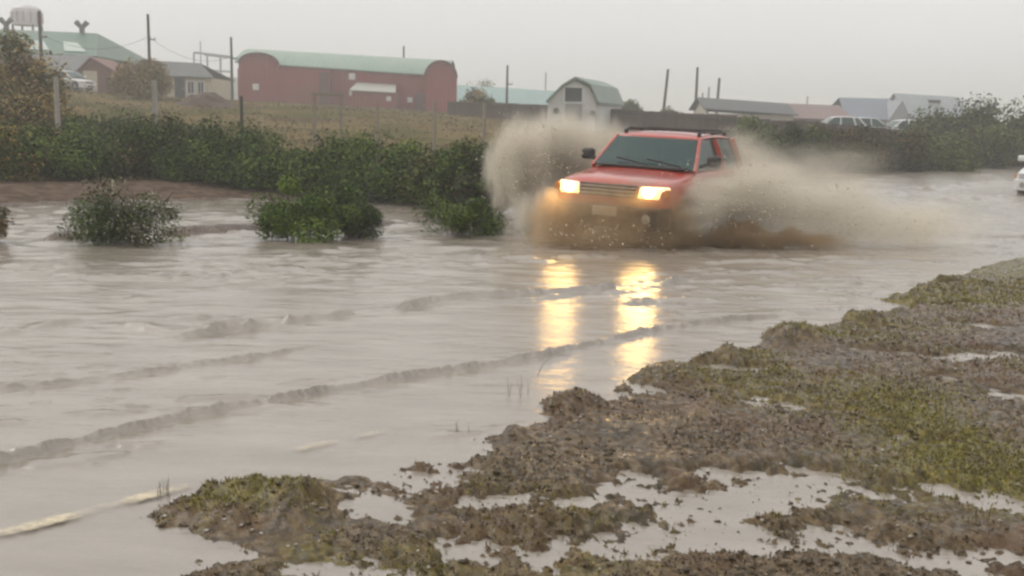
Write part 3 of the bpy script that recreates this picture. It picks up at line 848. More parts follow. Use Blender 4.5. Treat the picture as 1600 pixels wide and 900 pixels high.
for px, d, top, w_, m_, lab in posts:
    tp = at(px, top, d); zb = tz_at(tp.x, d)
    o = thing("fence_post", lab, "post", (tp.x, d, zb), 0.1 * d, FG)
    b = MB(); b.box((0, 0, (tp.z - zb) / 2 - .1), (w_, w_, tp.z - zb + .2), taper=.88); b.build("shaft", m_, o, bevel=.012)
    for zq in (.5, 1.1):
        if zq < tp.z - zb - .1: MB().box((0, -w_ * .5 - .01, zq), (w_ * 1.15, .02, .02)).build("wire_tie", wire_tie_m, o)
a_, b_ = at(491, 148, 30), at(533, 150, 30)
zb = tz_at(a_.x, 30)
o = thing("gate_frame", "pale wooden gate frame of two posts and a crossbar above the hedge", "gate frame", (a_.x, 30, zb))
W = b_.x - a_.x; H1 = a_.z - zb
MB().bar((0, 0, -.2), (0, 0, H1), .09).build("post", wood_m, o, bevel=.01)
MB().bar((W, 0, -.2), (W, 0, H1 - .03), .09).build("post", wood_m, o, bevel=.01)
MB().bar((-.08, 0, H1 + .04), (W + .08, 0, H1 + .01), .085).build("crossbar", wood_m, o, bevel=.01)

PG = "utility poles standing among the distant houses"
ceramic_m = mat("ceramic", (.3, .28, .25), .3)
def pole(px, pytop, depth, lab, w=.24, lean=0, arm=True, m=dwood_m):
    t_ = at(px, pytop, depth); zb = tz_at(t_.x, depth)
    H_ = t_.z - zb
    o = thing("utility_pole", lab, "pole", (t_.x - lean * H_, depth, zb), 0, PG)
    MB().bar((0, 0, -.3), (lean * H_, 0, H_), w, n=10, w2=w * .72).build("shaft", m, o, smooth=False)
    if arm:
        MB().bar((lean * H_ * .9 - .05, -w * .4, H_ - 1.7), (lean * H_ * .9 + .5, -w * .4, H_ - 1.7), .07).build("bracket", m, o)
        for s_ in (.15, .45): MB().bar((lean * H_ * .9 + s_, -w * .4, H_ - 1.665), (lean * H_ * .9 + s_, -w * .4, H_ - 1.5), .07, n=8, w2=.04).build("insulator", ceramic_m, o)
    return o, Vector((t_.x + .0, depth, zb + H_ - 1.5))
P_ = {}
P_[0] = pole(61, 17, 70, "dark utility pole in front of the big green barn roof", .27)
P_[1] = pole(231, 22, 72, "tallest bare utility pole, behind the golden brown bush", .24)
P_[2] = pole(361, 58, 84, "utility pole at the left end of the red warehouse", .24)
pole(313, 64, 150, "faint thin far off mast between two utility poles", .16, arm=False)
P_[3] = pole(631, 72, 125, "utility pole rising behind the red warehouse roof", .3)
pole(641, 95, 128, "short pole close beside the one behind the warehouse roof", .26, arm=False)
P_[4] = pole(793, 102, 95, "utility pole in front of the pale green roof", .26)
pole(853, 113, 190, "faint far off pole just left of the white barn house", .3, arm=False)
P_[5] = pole(1044, 108, 92, "utility pole leaning slightly to the right", .3, lean=.07, arm=False)
P_[6] = pole(1090, 105, 96, "upright utility pole between the leaning pole and the dark roof", .3, arm=False)
pole(1124, 122, 110, "utility pole at the left end of the dark roof", .36, lean=.03, arm=False)
pole(1108, 136, 190, "faint short pole beside the dark roof's left end", .4, arm=False)
pole(1098, 145, 160, "smallest of the distant poles, in the gap between two taller ones", .3, arm=False)
pole(1262, 150, 210, "faint far off mast above the reddish grey roof", .35, arm=False)
wire_m = mat("cable", (.05, .05, .05), .6)
def wire(a, b, sag, lab):
    m_ = MB(); prev = None
    for i in range(13):
        t_ = i / 12; p_ = a.lerp(b, t_) - Vector((0, 0, sag * 4 * t_ * (1 - t_)))
        if prev is not None: m_.bar(prev, p_, .022, n=4)
        prev = p_
    tag(m_.build("power_line", wire_m, None), lab, "cable", "thin cables strung between the poles")
for i in range(2):
    wire(P_[i][1], P_[i + 1][1], .9, ["thin cable between the barn pole and the tallest pole", "thin cable from the tallest pole to the warehouse pole"][i])

# long dark plank fence sloping away to the right
fa, fb = (700, 157, 76), None
FP = [(700, 158, 78), (860, 164, 72), (1100, 178, 62), (1260, 190, 60), (1435, 204, 60)]
fr = thing("plank_fence", "long dark brown plank fence running behind the spray and the scrub", "fence", (0, 0, 0))
fm = mat("brown_boards", (0.085, 0.055, 0.042), 0.8, 0.35, 1.4, dirt=(0.12, .10, .075, .6), bump=.3, noise_stretch=(4, 4, .6))
for (x0, y0, d0), (x1, y1, d1) in zip(FP[:-1], FP[1:]):
    A, B = at(x0, y0, d0), at(x1, y1, d1)
    nb_ = max(4, int((B - A).length / .9)); m_ = MB()
    for i in range(nb_):
        p0, p1 = A.lerp(B, i / nb_), A.lerp(B, (i + 1) / nb_ - .02 / (B - A).length)
        top = (p0.z + p1.z) / 2 + random.uniform(-.05, .03)
        zg = tz_at(p0.x, p0.y) - .3
        ang = math.atan2(B.y - A.y, B.x - A.x)
        m_.box(((p0.x + p1.x) / 2, (p0.y + p1.y) / 2 + random.uniform(-.01, .01), (top + zg) / 2), ((p1 - p0).length, .04, top - zg), ang)
    m_.build("board_panel", fm, fr)
    m_ = MB(); m_.bar(A - Vector((0, .05, .25)), B - Vector((0, .05, .25)), .07); m_.bar(A - Vector((0, .05, 1.1)), B - Vector((0, .05, 1.1)), .07)
    m_.build("rail", dwood_m, fr)

# ------------------------------------------------------------------ buildings
def P(x, y, d): return at(x, y, d)
def wall_label(o, s): o["label"] = s
red_m = ribbed("red_corrugated_wall", (0.25, 0.032, 0.030), .35, 'X', .55, dirt=(0.17, .05, .045, .5))
green_pale = ribbed("pale_green_roof_sheet", (0.23, 0.32, 0.245), .5, 'X', .45, dirt=(.30, .34, .30, .5))
green_m = ribbed("green_roof_sheet", (0.025, 0.10, 0.05), .5, 'X', .45, dirt=(.045, .10, .06, .4))
grey_roof = ribbed("grey_roof_sheet", (0.065, 0.068, 0.070), .4, 'X', .55, dirt=(.08, .07, .065, .5))
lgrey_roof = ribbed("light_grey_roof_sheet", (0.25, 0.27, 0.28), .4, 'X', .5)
redgrey_roof = ribbed("faded_red_roof_sheet", (0.22, 0.14, 0.13), .4, 'X', .6, dirt=(.16, .12, .11, .5))
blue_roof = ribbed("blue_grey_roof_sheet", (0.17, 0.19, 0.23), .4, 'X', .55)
white_m = mat("white_boards", (0.62, 0.62, 0.60), .7, .08, 2.0, dirt=(.45, .43, .40, .5))
cream_m = mat("cream_render", (0.52, 0.46, 0.34), .8, .1, 2.0, dirt=(.35, .3, .22, .4))
brick_m = mat("red_brown_boards", (0.17, 0.065, 0.045), .75, .2, 3, noise_stretch=(1, 1, 6))
trim_m = mat("white_trim", (0.7, 0.7, 0.68), .5, .06, 4)
pane_m = mat("window_glass", (0.03, 0.035, 0.04), .08, .2, 2)
dark_m = mat("dark_door", (0.04, 0.035, 0.03), .6, .2, 3)
skyl_m = mat("translucent_sheet", (0.42, 0.48, 0.42), .35, .1, 1.2)

def window(parent, c, w, h, frame=.07, depth=.06, fm_=None, mull=True):
    """window whose frame stands proud of a wall facing -y"""
    f = MB()
    x, y, z = c
    f.box((x, y - depth / 2, z + h / 2 + frame / 2), (w + 2 * frame, depth, frame)); f.box((x, y - depth / 2, z - h / 2 - frame / 2), (w + 2 * frame, depth, frame))
    f.box((x - w / 2 - frame / 2, y - depth / 2, z), (frame, depth, h)); f.box((x + w / 2 + frame / 2, y - depth / 2, z), (frame, depth, h))
    if mull: f.box((x, y - depth / 2, z), (frame * .5, depth * .8, h))
    o = f.build("window", fm_ or trim_m, parent)
    MB().box((x, y - .012, z), (w - .002, .02, h - .002)).build("pane", pane_m, o)
    return o
def door(parent, c, w, h, m_=None):
    x, y, z = c
    o = MB().box((x, y - .03, z + h / 2), (w, .06, h)).build("door", m_ or dark_m, parent, bevel=.01)
    MB().box((x + w * .35, y - .09, z + h * .48), (.12, .04, .04)).build("handle", trim_m, o)
    return o

def yaw_of(a, b): return math.atan2(b.y - a.y, b.x - a.x)

# --- big barn with green hipped roof (left)
D = 112
rl, rr_, ee = P(-140, 40, D), P(152, 52, D), P(204, 96, D)
el = P(-170, 90, D - 6)
barn = thing("green_roofed_barn", "big barn at the far left with a long green roof and two pale skylight panels", "barn", (rr_.x, D, tz_at(rr_.x, D)))
z0 = barn.location.z; ox0 = barn.location.x
def L_(p): return (p.x - ox0, p.y - D, p.z - z0)
ridge_a = Vector(L_(rl)); ridge_b = Vector(L_(rr_)); eave_r = Vector(L_(ee))
hw = 9.0
fa_ = Vector((ridge_a.x, -hw, eave_r.z + .6)); fb_ = Vector((eave_r.x, -hw, eave_r.z)); ba_ = Vector((ridge_a.x, hw, eave_r.z + .6)); bb_ = Vector((eave_r.x, hw, eave_r.z))
m_ = MB(); th = Vector((0, 0, -.15))
for quad in ((fa_, fb_, ridge_b, ridge_a), (ba_, ridge_a, ridge_b, bb_), (fb_, bb_, ridge_b)):
    k_ = len(quad); m_.add(list(quad) + [q_ + th for q_ in quad], [tuple(range(k_)), tuple(range(2 * k_ - 1, k_ - 1, -1))] + [(i, (i + 1) % k_, (i + 1) % k_ + k_, i + k_) for i in range(k_)])
roof = m_.build("roof", green_m, barn)
m_ = MB(); zc = eave_r.z - .1
m_.box(((ridge_a.x + eave_r.x) / 2, 0, zc / 2 - .3), (eave_r.x - ridge_a.x - .8, 2 * hw - .8, zc + .4)); m_.build("wall", mat("grey_barn_wall", (.16, .16, .15), .8, .15, 1), barn)
nrm_f = (fb_ - fa_).cross(ridge_a - fa_).normalized()
def on_roof(u, v):   # u along eave px fraction, v up the slope
    lo = fa_.lerp(fb_, u); hi = ridge_a.lerp(ridge_b, u); return lo.lerp(hi, v)
for (u0, u1) in ((.70, .77), (.86, .93)):
    q_ = [on_roof(u0, .12) , on_roof(u1 + .025, .12), on_roof(u1 - .02, .48), on_roof(u0 - .02, .52)]
    q_ = [p_ + nrm_f * .05 for p_ in q_]
    MB().prism(q_, (0, 0, 0), nrm_f * .05).build("skylight", skyl_m, roof)
def vent(px, py, lab):
    t_ = at(px, py, D); 
    x_ = t_.x - ox0; tt = (x_ - ridge_a.x) / (ridge_b.x - ridge_a.x); zz_ = ridge_a.lerp(ridge_b, tt).z
    m_ = MB(); m_.bar((x_, 0, zz_ - .1), (x_, 0, zz_ + .75), .55, n=10); m_.bar((x_, 0, zz_ + .5), (x_ - .6, 0, zz_ + 1.1), .45, n=8, w2=.6); m_.bar((x_, 0, zz_ + .5), (x_ + .6, 0, zz_ + 1.1), .45, n=8, w2=.6)
    m_.build("roof_vent", dwood_m, barn)
vent(9, 30, ""); vent(128, 44, "")
# white tank above the roof at left
tk = at(42, 24, 128); zt = tz_at(tk.x, 128)
o = thing("water_tank", "whitish rounded water tank with faint red bands above the barn roof", "tank", (tk.x, 128, zt))
hh = tk.z - zt
m_ = MB(); R_ = 1.75
prof = [(R_, -1.2), (R_, .3), (R_ * .93, .75), (R_ * .62, 1.1), (0.02, 1.2)]
nseg = 20; vs_ = []; fs_ = []
for (r2, zz_) in prof:
    for i in range(nseg): vs_.append((r2 * math.cos(i * 2 * math.pi / nseg), r2 * math.sin(i * 2 * math.pi / nseg), hh + zz_))
for j in range(len(prof) - 1):
    for i in range(nseg): fs_.append((j * nseg + i, j * nseg + (i + 1) % nseg, (j + 1) * nseg + (i + 1) % nseg, (j + 1) * nseg + i))
fs_.append(tuple(range(nseg - 1, -1, -1)))
m_.add(vs_, fs_); m_.build("drum", mat("white_tank_paint", (.6, .56, .56), .5, .1, 1), o)
m_ = MB()
for i in range(14):
    a0 = i * 2 * math.pi / 14; m_.box((R_ * 1.01 * math.cos(a0), R_ * 1.01 * math.sin(a0), hh - .3), (.12, .12, 1.3), a0)
m_.build("band", mat("faded_red_band", (.45, .3, .3), .6), o)
for sx, sy in ((-1, -1), (1, -1), (1, 1), (-1, 1)):
    MB().bar((sx * 1.5, sy * 1.5, 0), (sx * 1.2, sy * 1.2, hh - 1.2), .2).build("leg", dwood_m, o)

# --- low grey roofed house (two gabled sections)
def house(name, label, cat, a, b, depth, eave_py, ridge_py, base_extra, wall_m, roof_m, deep=6.0, overhang=.35, yaw=0.0, ridge_in=(0, 0), group=None, roof_name="roof"):
    """long side facing the camera between photo columns a and b; returns (thing, width, eave height)"""
    A = at(a[0], a[1], depth); B = at(b[0], b[1], depth)
    zb = min(tz_at(A.x, depth), tz_at(B.x, depth))
    o = thing(name, label, cat, ((A.x + B.x) / 2, depth, zb), yaw, group)
    w = B.x - A.x
    eL, eR = A.z - zb, B.z - zb
    rh = at((a[0] + b[0]) / 2, ridge_py, depth).z - zb - (eL + eR) / 2
    hgt = lambda s: eL + (eR - eL) * (s + .5)
    m_ = MB(); m_.box((0, deep / 2, (min(eL, eR)) / 2 - .3), (w, deep, min(eL, eR) + .6))
    # gable infill
    for s in [q0 for q0, q1 in ((-.5, ridge_in[0]), (.5, ridge_in[1])) if q1 < .5]:
        x_ = s * w * .998
        m_.prism([(x_, .01, min(eL, eR) - .05), (x_, deep - .01, min(eL, eR) - .05), (x_, deep / 2, hgt(s) + rh - .1)], (0, 0, 0), (-.12 * (1 if s > 0 else -1), 0, 0))
    m_.build("wall", wall_m, o)
    m_ = MB()
    xl, xr = -w / 2 - overhang, w / 2 + overhang
    rl_, rr2 = xl + ridge_in[0], xr - ridge_in[1]
    for sy in (-1, 1):
        ye = -overhang if sy < 0 else deep + overhang
        q_ = [Vector((xl, ye, eL - .05)), Vector((xr, ye, eR - .05)), Vector((rr2, deep / 2, eR + rh)), Vector((rl_, deep / 2, eL + rh))]
        m_.prism(q_, (0, 0, 0), (0, 0, .09))
    m_.build(roof_name, roof_m, o)
    return o, w, min(eL, eR)

h1, w1, e1 = house("grey_roofed_cottage", "low cream cottage with a dark grey roof left of the red warehouse", "house", (200, 116), (330, 122), 92, 118, 95, 0, cream_m, grey_roof, deep=6, ridge_in=(0.2, 2.2))
for fx, ww in ((.30, .55), (.42, .5)):
    window(h1, (w1 * fx - .35, 0, e1 * .55), ww, 1.0)
door(h1, (w1 * .12, 0, .05), .9, 1.9)
h2, w2_, e2_ = house("grey_roofed_shed", "long grey roofed open shed below the green barn, behind the parked car", "shed", (10, 109), (120, 111), 94, 110, 84, 0, mat("shed_timber", (.12, .10, .085), .85, .2, 2), grey_roof, deep=6)
for i in range(5): MB().bar((w2_ * (-.45 + i * .225), -.3, 0), (w2_ * (-.45 + i * .225), -.3, e2_ - .1), .14).build("porch_post", wood_m, h2)
door(h2, (w2_ * .3, 0, .05), 1.0, 2.0)
# red shed with cream front, gable toward camera
A, B = at(130, 143, 84), at(190, 145, 84); zb = tz_at(A.x, 84); wA = B.x - A.x
o = thing("red_shed", "small red brown shed with a cream front panel beside the parked white car", "shed", (A.x, 84, zb))
eh = at(130, 104, 84).z - zb; rh_ = at(140, 89, 84).z - zb; er = at(190, 116, 84).z - zb
m_ = MB(); m_.prism([(0, 0, -.3), (wA, 0, -.3), (wA, 0, er - .1), (wA * .25, 0, rh_ - .12), (0, 0, eh - .1)], (0, 0, 0), (0, 4, 0)); m_.build("wall", brick_m, o)
MB().box((wA * .2, -.03, eh * .42), (wA * .36, .06, eh * .84)).build("front_panel", cream_m, o)
m_ = MB(); m_.prism([(-.3, -.3, eh - .25), (wA * .25, -.3, rh_), (wA * .25, -.3, rh_ - .14), (-.3, -.3, eh - .4)], (0, 0, 0), (0, 4.6, 0))
m_.prism([(wA * .25, -.3, rh_), (wA + .3, -.3, er - .1), (wA + .3, -.3, er - .24), (wA * .25, -.3, rh_ - .14)], (0, 0, 0), (0, 4.6, 0)); m_.build("roof", mat("rust_red_sheet", (.17, .055, .04), .6, .2, 2), o)
window(o, (wA * .7, 0, er * .55), .6, .7, fm_=brick_m)

# --- faint open steel frame and pale shed between cottage and warehouse
fd = 150
A, B = at(303, 82, fd), at(362, 88, fd); zb = tz_at(A.x, fd)
o = thing("steel_frame_shed", "faint unfinished steel frame shed in the mist between cottage and warehouse", "shed", (A.x, fd, zb))
w_, h_ = B.x - A.x, A.z - zb; sm_ = mat("galvanised_steel", (.3, .32, .34), .5, .1, 2)
for q0 in (((0, 0, h_), (w_, 0, h_ - .5), .28), ((0, 0, h_ - 2.4), (w_, 0, h_ - 2.6), .25), ((0, 5, h_), (w_, 5, h_ - .5), .28)): MB().bar(*q0).build("beam", sm_, o)
for s_ in (0, .35, .7, 1):
    MB().bar((w_ * s_, 0, -.2), (w_ * s_, 0, h_ - .3 * s_), .22).build("column", sm_, o)
MB().box((w_ * .55, 3, h_ * .28), (w_ * .8, 4, h_ * .56)).build("cladding", white_m, o)

# --- red warehouse
D = 104
A, B = at(372, 150, D), at(712, 176, D)
zb = tz_at((A.x + B.x) / 2, D) - .3
wh = thing("red_warehouse", "long red warehouse with a pale green roof and an arched gable at each end", "warehouse", (A.x, D, zb))
def wl(px, py, d=D): p_ = at(px, py, d); return Vector((p_.x - A.x, d - D, p_.z - zb))
e0, e1_ = wl(375, 98), wl(698, 120); t0, t1_ = wl(368, 78, D + 7), wl(690, 96, D + 7)
WD = 14.0; Wt = e1_.x
m_ = MB(); zl, zr = e0.z, e1_.z
m_.add([(0, .4, -1), (Wt, .4, -1.6), (Wt, .4, zr), (0, .4, zl), (0, WD, -1), (Wt, WD, -1.6), (Wt, WD, zr), (0, WD, zl)], [(0, 1, 2, 3), (1, 5, 6, 2), (5, 4, 7, 6), (4, 0, 3, 7), (3, 2, 6, 7), (0, 4, 5, 1)])
m_.build("wall", red_m, wh)
# curved roof seen from its long side
m_ = MB(); k_ = 12; vs_ = []; 
for i in range(k_ + 1):
    f_ = i / k_; y_ = .1 + (WD - .1) * f_; c_ = math.sin(math.pi * f_) ** .75
    vs_ += [(-.3, y_, zl + (t0.z - zl) * c_), (Wt + .2, y_, zr + (t1_.z - zr) * c_)]
vs2 = [(a, b, c + .12) for a, b, c in vs_]
n0 = len(vs_); fs_ = []
for i in range(k_):
    fs_ += [(2 * i, 2 * i + 1, 2 * i + 3, 2 * i + 2), (n0 + 2 * i, n0 + 2 * i + 2, n0 + 2 * i + 3, n0 + 2 * i + 1), (2 * i, 2 * i + 2, n0 + 2 * i + 2, n0 + 2 * i), (2 * i + 1, n0 + 2 * i + 1, n0 + 2 * i + 3, 2 * i + 3)]
fs_ += [(0, n0, n0 + 1, 1), (2 * k_, 2 * k_ + 1, n0 + 2 * k_ + 1, n0 + 2 * k_)]
m_.add(vs2[:0] + vs_ + vs2, fs_); m_.build("roof", green_pale, wh)
def arch(name, pxl, pxr, py_spring, py_top, front, deep_, pybase):
    l_, r2 = wl(pxl, py_spring), wl(pxr, py_spring); tp = wl((pxl + pxr) / 2, py_top); cx = (l_.x + r2.x) / 2; hw_ = (r2.x - l_.x) / 2; rz_ = tp.z - (l_.z + r2.z) / 2; zs = (l_.z + r2.z) / 2
    prof = [(cx - hw_, front, -1.6), (cx + hw_, front, -1.6)] + [(cx + hw_ * math.cos(math.pi * i / 14), front, zs + rz_ * math.sin(math.pi * i / 14)) for i in range(15)]
    MB().prism(prof, (0, 0, 0), (0, deep_, 0)).build("arched_gable", red_m, wh)
    m_ = MB()
    for i in range(14):
        a0, a1 = math.pi * i / 14, math.pi * (i + 1) / 14
        m_.bar((cx + (hw_ + .06) * math.cos(a0), front - .15, zs + (rz_ + .06) * math.sin(a0)), (cx + (hw_ + .06) * math.cos(a1), front - .15, zs + (rz_ + .06) * math.sin(a1)), .22, .22)
    m_.build("gable_rim", mat("dark_red_rim", (.12, .03, .03), .5), wh)
arch("a", 377, 436, 100, 85, -.6, 1.2, 150)
arch("b", 667, 714, 122, 98, -1.4, 2.0, 176)
# step in the wall (darker recess) and openings
x_ = wl(520, 120).x
MB().box((x_ / 2 + .0, -.12, (zl + wl(520, 104).z) / 4 - .6), (x_ - .3, .9, (zl + wl(520, 104).z) / 2 + .2)).build("wall_panel", red_m, wh)
MB().box((wl(508, 120).x, .25 - .85, 1.6), (.9, .06, 4.2)).build("corner_strip", mat("dark_red_trim", (.10, .035, .03), .6), wh)
# lean-to with pale roof
l0, l1 = wl(556, 140), wl(622, 145)
lt = MB().box(((l0.x + l1.x) / 2, -1.1, l0.z / 2 - .5), (l1.x - l0.x, 2.6, l0.z + .6)).build("lean_to", red_m, wh)
ra, rb_ = wl(553, 143), wl(623, 147); rt = wl(560, 131)
MB().prism([(ra.x, -2.7, ra.z), (rb_.x, -2.7, rb_.z), (rb_.x - .3, .2, rb_.z + .8), (ra.x + .3, .2, ra.z + .8)], (0, 0, 0), (0, 0, .12)).build("lean_to_roof", mat("pale_sheet", (.42, .42, .37), .5, .1, 2), lt)
for px, py, s_ in ((549, 119, .42), (549, 145, .38), (402, 136, .4), (640, 156, .34), (612, 155, .3)):
    c_ = wl(px, py); yq = .4 if px > 520 else -.57
    if px == 402: yq = -.6
    if 553 < px < 623: yq = -2.4
    o = MB().box((c_.x, yq - .03, c_.z), (s_ * 1.5, .06, s_ * 1.5)).build("vent_window", trim_m, wh)
dd = wl(656, 165); door(wh, (dd.x, .4, dd.z - .9), 1.1, 2.1, mat("brown_red_door", (.11, .04, .035), .6))

# --- long pale green roof to its right
o, w_, e_ = house("green_roofed_hall", "long low hall with a pale blue green roof right of the red warehouse", "hall", (716, 156), (872, 166), 128, 160, 137, 0, mat("hall_wall", (.2, .2, .18), .8, .15, 1), ribbed("blue_green_sheet", (.25, .36, .34), .5, 'X', .5), deep=9)
for i in range(5): window(o, (w_ * (-.4 + i * .2), 0, e_ - 1.2), 1.1, .8)

# --- white barn-like house with gambrel roof
D = 64
A = at(855, 185, D); zb = tz_at(A.x, D); 
hs_ = thing("white_barn_house", "white wooden house with a barn shaped roof and an upper window behind the spray", "house", (A.x, D, zb), 0)
def q(px, py): p_ = at(px, py, D); return (p_.x - A.x, p_.z - zb)
pf = [q(853, 190), q(930, 192), q(932, 160), q(921, 136), q(898, 125), q(879, 137), q(857, 157)]
pf[0] = (pf[0][0], -.5); pf[1] = (pf[1][0], -.5)
MB().prism([(a, 0, b) for a, b in pf], (0, 0, 0), (2.2, 6.5, 0)).build("wall", white_m, hs_)
m_ = MB()
edge = [q(853, 161), q(878, 136), q(898, 124), q(922, 135), q(934, 163)]
for (a0, b0), (a1, b1) in zip(edge[:-1], edge[1:]):
    m_.prism([(a0, -.3, b0 + .02), (a1, -.3, b1 + .02), (a1, -.3, b1 + .16), (a0, -.3, b0 + .16)], (0, 0, 0), (2.35, 7.1, 0))
m_.build("roof", ribbed("grey_green_sheet", (.20, .26, .22), .4, 'Y', .5), hs_)
cx_, cz_ = q(896, 148); window(hs_, (cx_, 0, cz_), 1.05, .85, .1, mull=False)
cx_, cz_ = q(896, 172); MB().box((cx_, -.04, cz_ - .15), (1.0, .07, 1.0)).build("hatch_door", mat("grey_boards", (.3, .29, .27), .7, .15, 3), hs_)
cx_, cz_ = q(869, 173); MB().bar((cx_, -.02, cz_), (cx_, -.14, cz_), .36, n=12).build("round_vent", dark_m, hs_)
cx_, cz_ = q(926, 176); MB().bar((cx_, -.02, cz_), (cx_, -.14, cz_), .30, n=12).build("round_vent", wood_m, hs_)

# --- houses beyond the fence on the right
o, w_, e_ = house("dark_roofed_house", "pale walled house with a dark roof behind the long fence", "house", (1105, 170), (1240, 180), 88, 172, 157, 0, mat("pale_wall", (.45, .41, .35), .8, .1, 2), grey_roof, deep=7)
for i in range(4): window(o, (w_ * (-.36 + i * .24), 0, e_ - .85), .7, .5)
o, w_, e_ = house("red_roofed_house", "low house with a faded red roof right of the dark roofed one", "house", (1220, 184), (1326, 188), 92, 186, 163, 0, mat("brown_wall", (.2, .15, .12), .8, .1, 2), redgrey_roof, deep=8)
for i in range(3): window(o, (w_ * (-.3 + i * .3), 0, e_ - .8), .7, .5)
o, w_, e_ = house("blue_roofed_house", "misty house with a blue grey roof and a pale gable", "house", (1326, 186), (1412, 188), 105, 186, 153, 0, lgrey_roof, blue_roof, deep=9, ridge_in=(.6, .3))
window(o, (-w_ * .2, 0, e_ - .7), .7, .5)
m_ = MB(); m_.prism([(w_ * .18, -.5, e_ - .1), (w_ * .62, -.5, e_ - .1), (w_ * .42, -.5, e_ + 2.0)], (0, 0, 0), (0, 4, 0)); m_.build("gable", mat("grey_gable", (.3, .31, .33), .7, .1, 1), o)
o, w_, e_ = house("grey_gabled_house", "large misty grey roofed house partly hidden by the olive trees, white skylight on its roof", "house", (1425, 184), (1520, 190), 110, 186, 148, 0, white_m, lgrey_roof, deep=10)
q_ = [Vector((-w_ * .32, 1.1, e_ + .72)), Vector((-w_ * .17, 1.1, e_ + .72)), Vector((-w_ * .25, 2.3, e_ + 1.35)), Vector((-w_ * .36, 2.3, e_ + 1.35))]
MB().prism(q_, (0, 0, 0), (0, -.05, .12)).build("skylight", trim_m, o)
MB().box((w_ * .05, 3.4, e_ + 2.1), (1.2, .5, .35)).build("roof_vent", dark_m, o)

# ------------------------------------------------------------------ vehicles
glass_m, gb, gt = newmat("car_glass")
gb.inputs["Base Color"].default_value = (0.04, 0.085, 0.08, 1); gb.inputs["Roughness"].default_value = 0.08; gb.inputs["Alpha"].default_value = 0.66
gb.inputs["Specular IOR Level"].default_value = 0.6
tyre_m = mat("tyre_rubber", (0.025, 0.024, 0.023), .8, .2, 20)
rim_m = mat("alloy_rim", (0.35, 0.34, 0.33), .35, .1, 10, metal=.8)
blk_m = mat("black_plastic", (0.03, 0.028, 0.026), .5, .2, 20, dirt=(.12, .09, .06, .4))
chrome_m = mat("dull_chrome", (0.45, 0.43, 0.40), .25, .1, 10, metal=.9)
amber_m = mat("amber_lens", (0.6, 0.22, 0.03), .2, .1, 10)
redlens_m = mat("red_lens", (0.35, 0.01, 0.01), .2, .1, 10)
plate_m = mat("number_plate", (0.55, 0.52, 0.42), .4, .1, 20)
seat_m = mat("seat_cloth", (0.06, 0.055, 0.05), .9, .2, 20)

def loft(stations, ring):
    vs_ = []; fs_ = []
    for s in stations: vs_ += ring(s)
    k = len(ring(stations[0]))
    for i in range(len(stations) - 1):
        for j in range(k): fs_.append((i * k + j, i * k + (j + 1) % k, (i + 1) * k + (j + 1) % k, (i + 1) * k + j))
    fs_.append(tuple(range(k - 1, -1, -1))); fs_.append(tuple((len(stations) - 1) * k + j for j in range(k)))
    return vs_, fs_

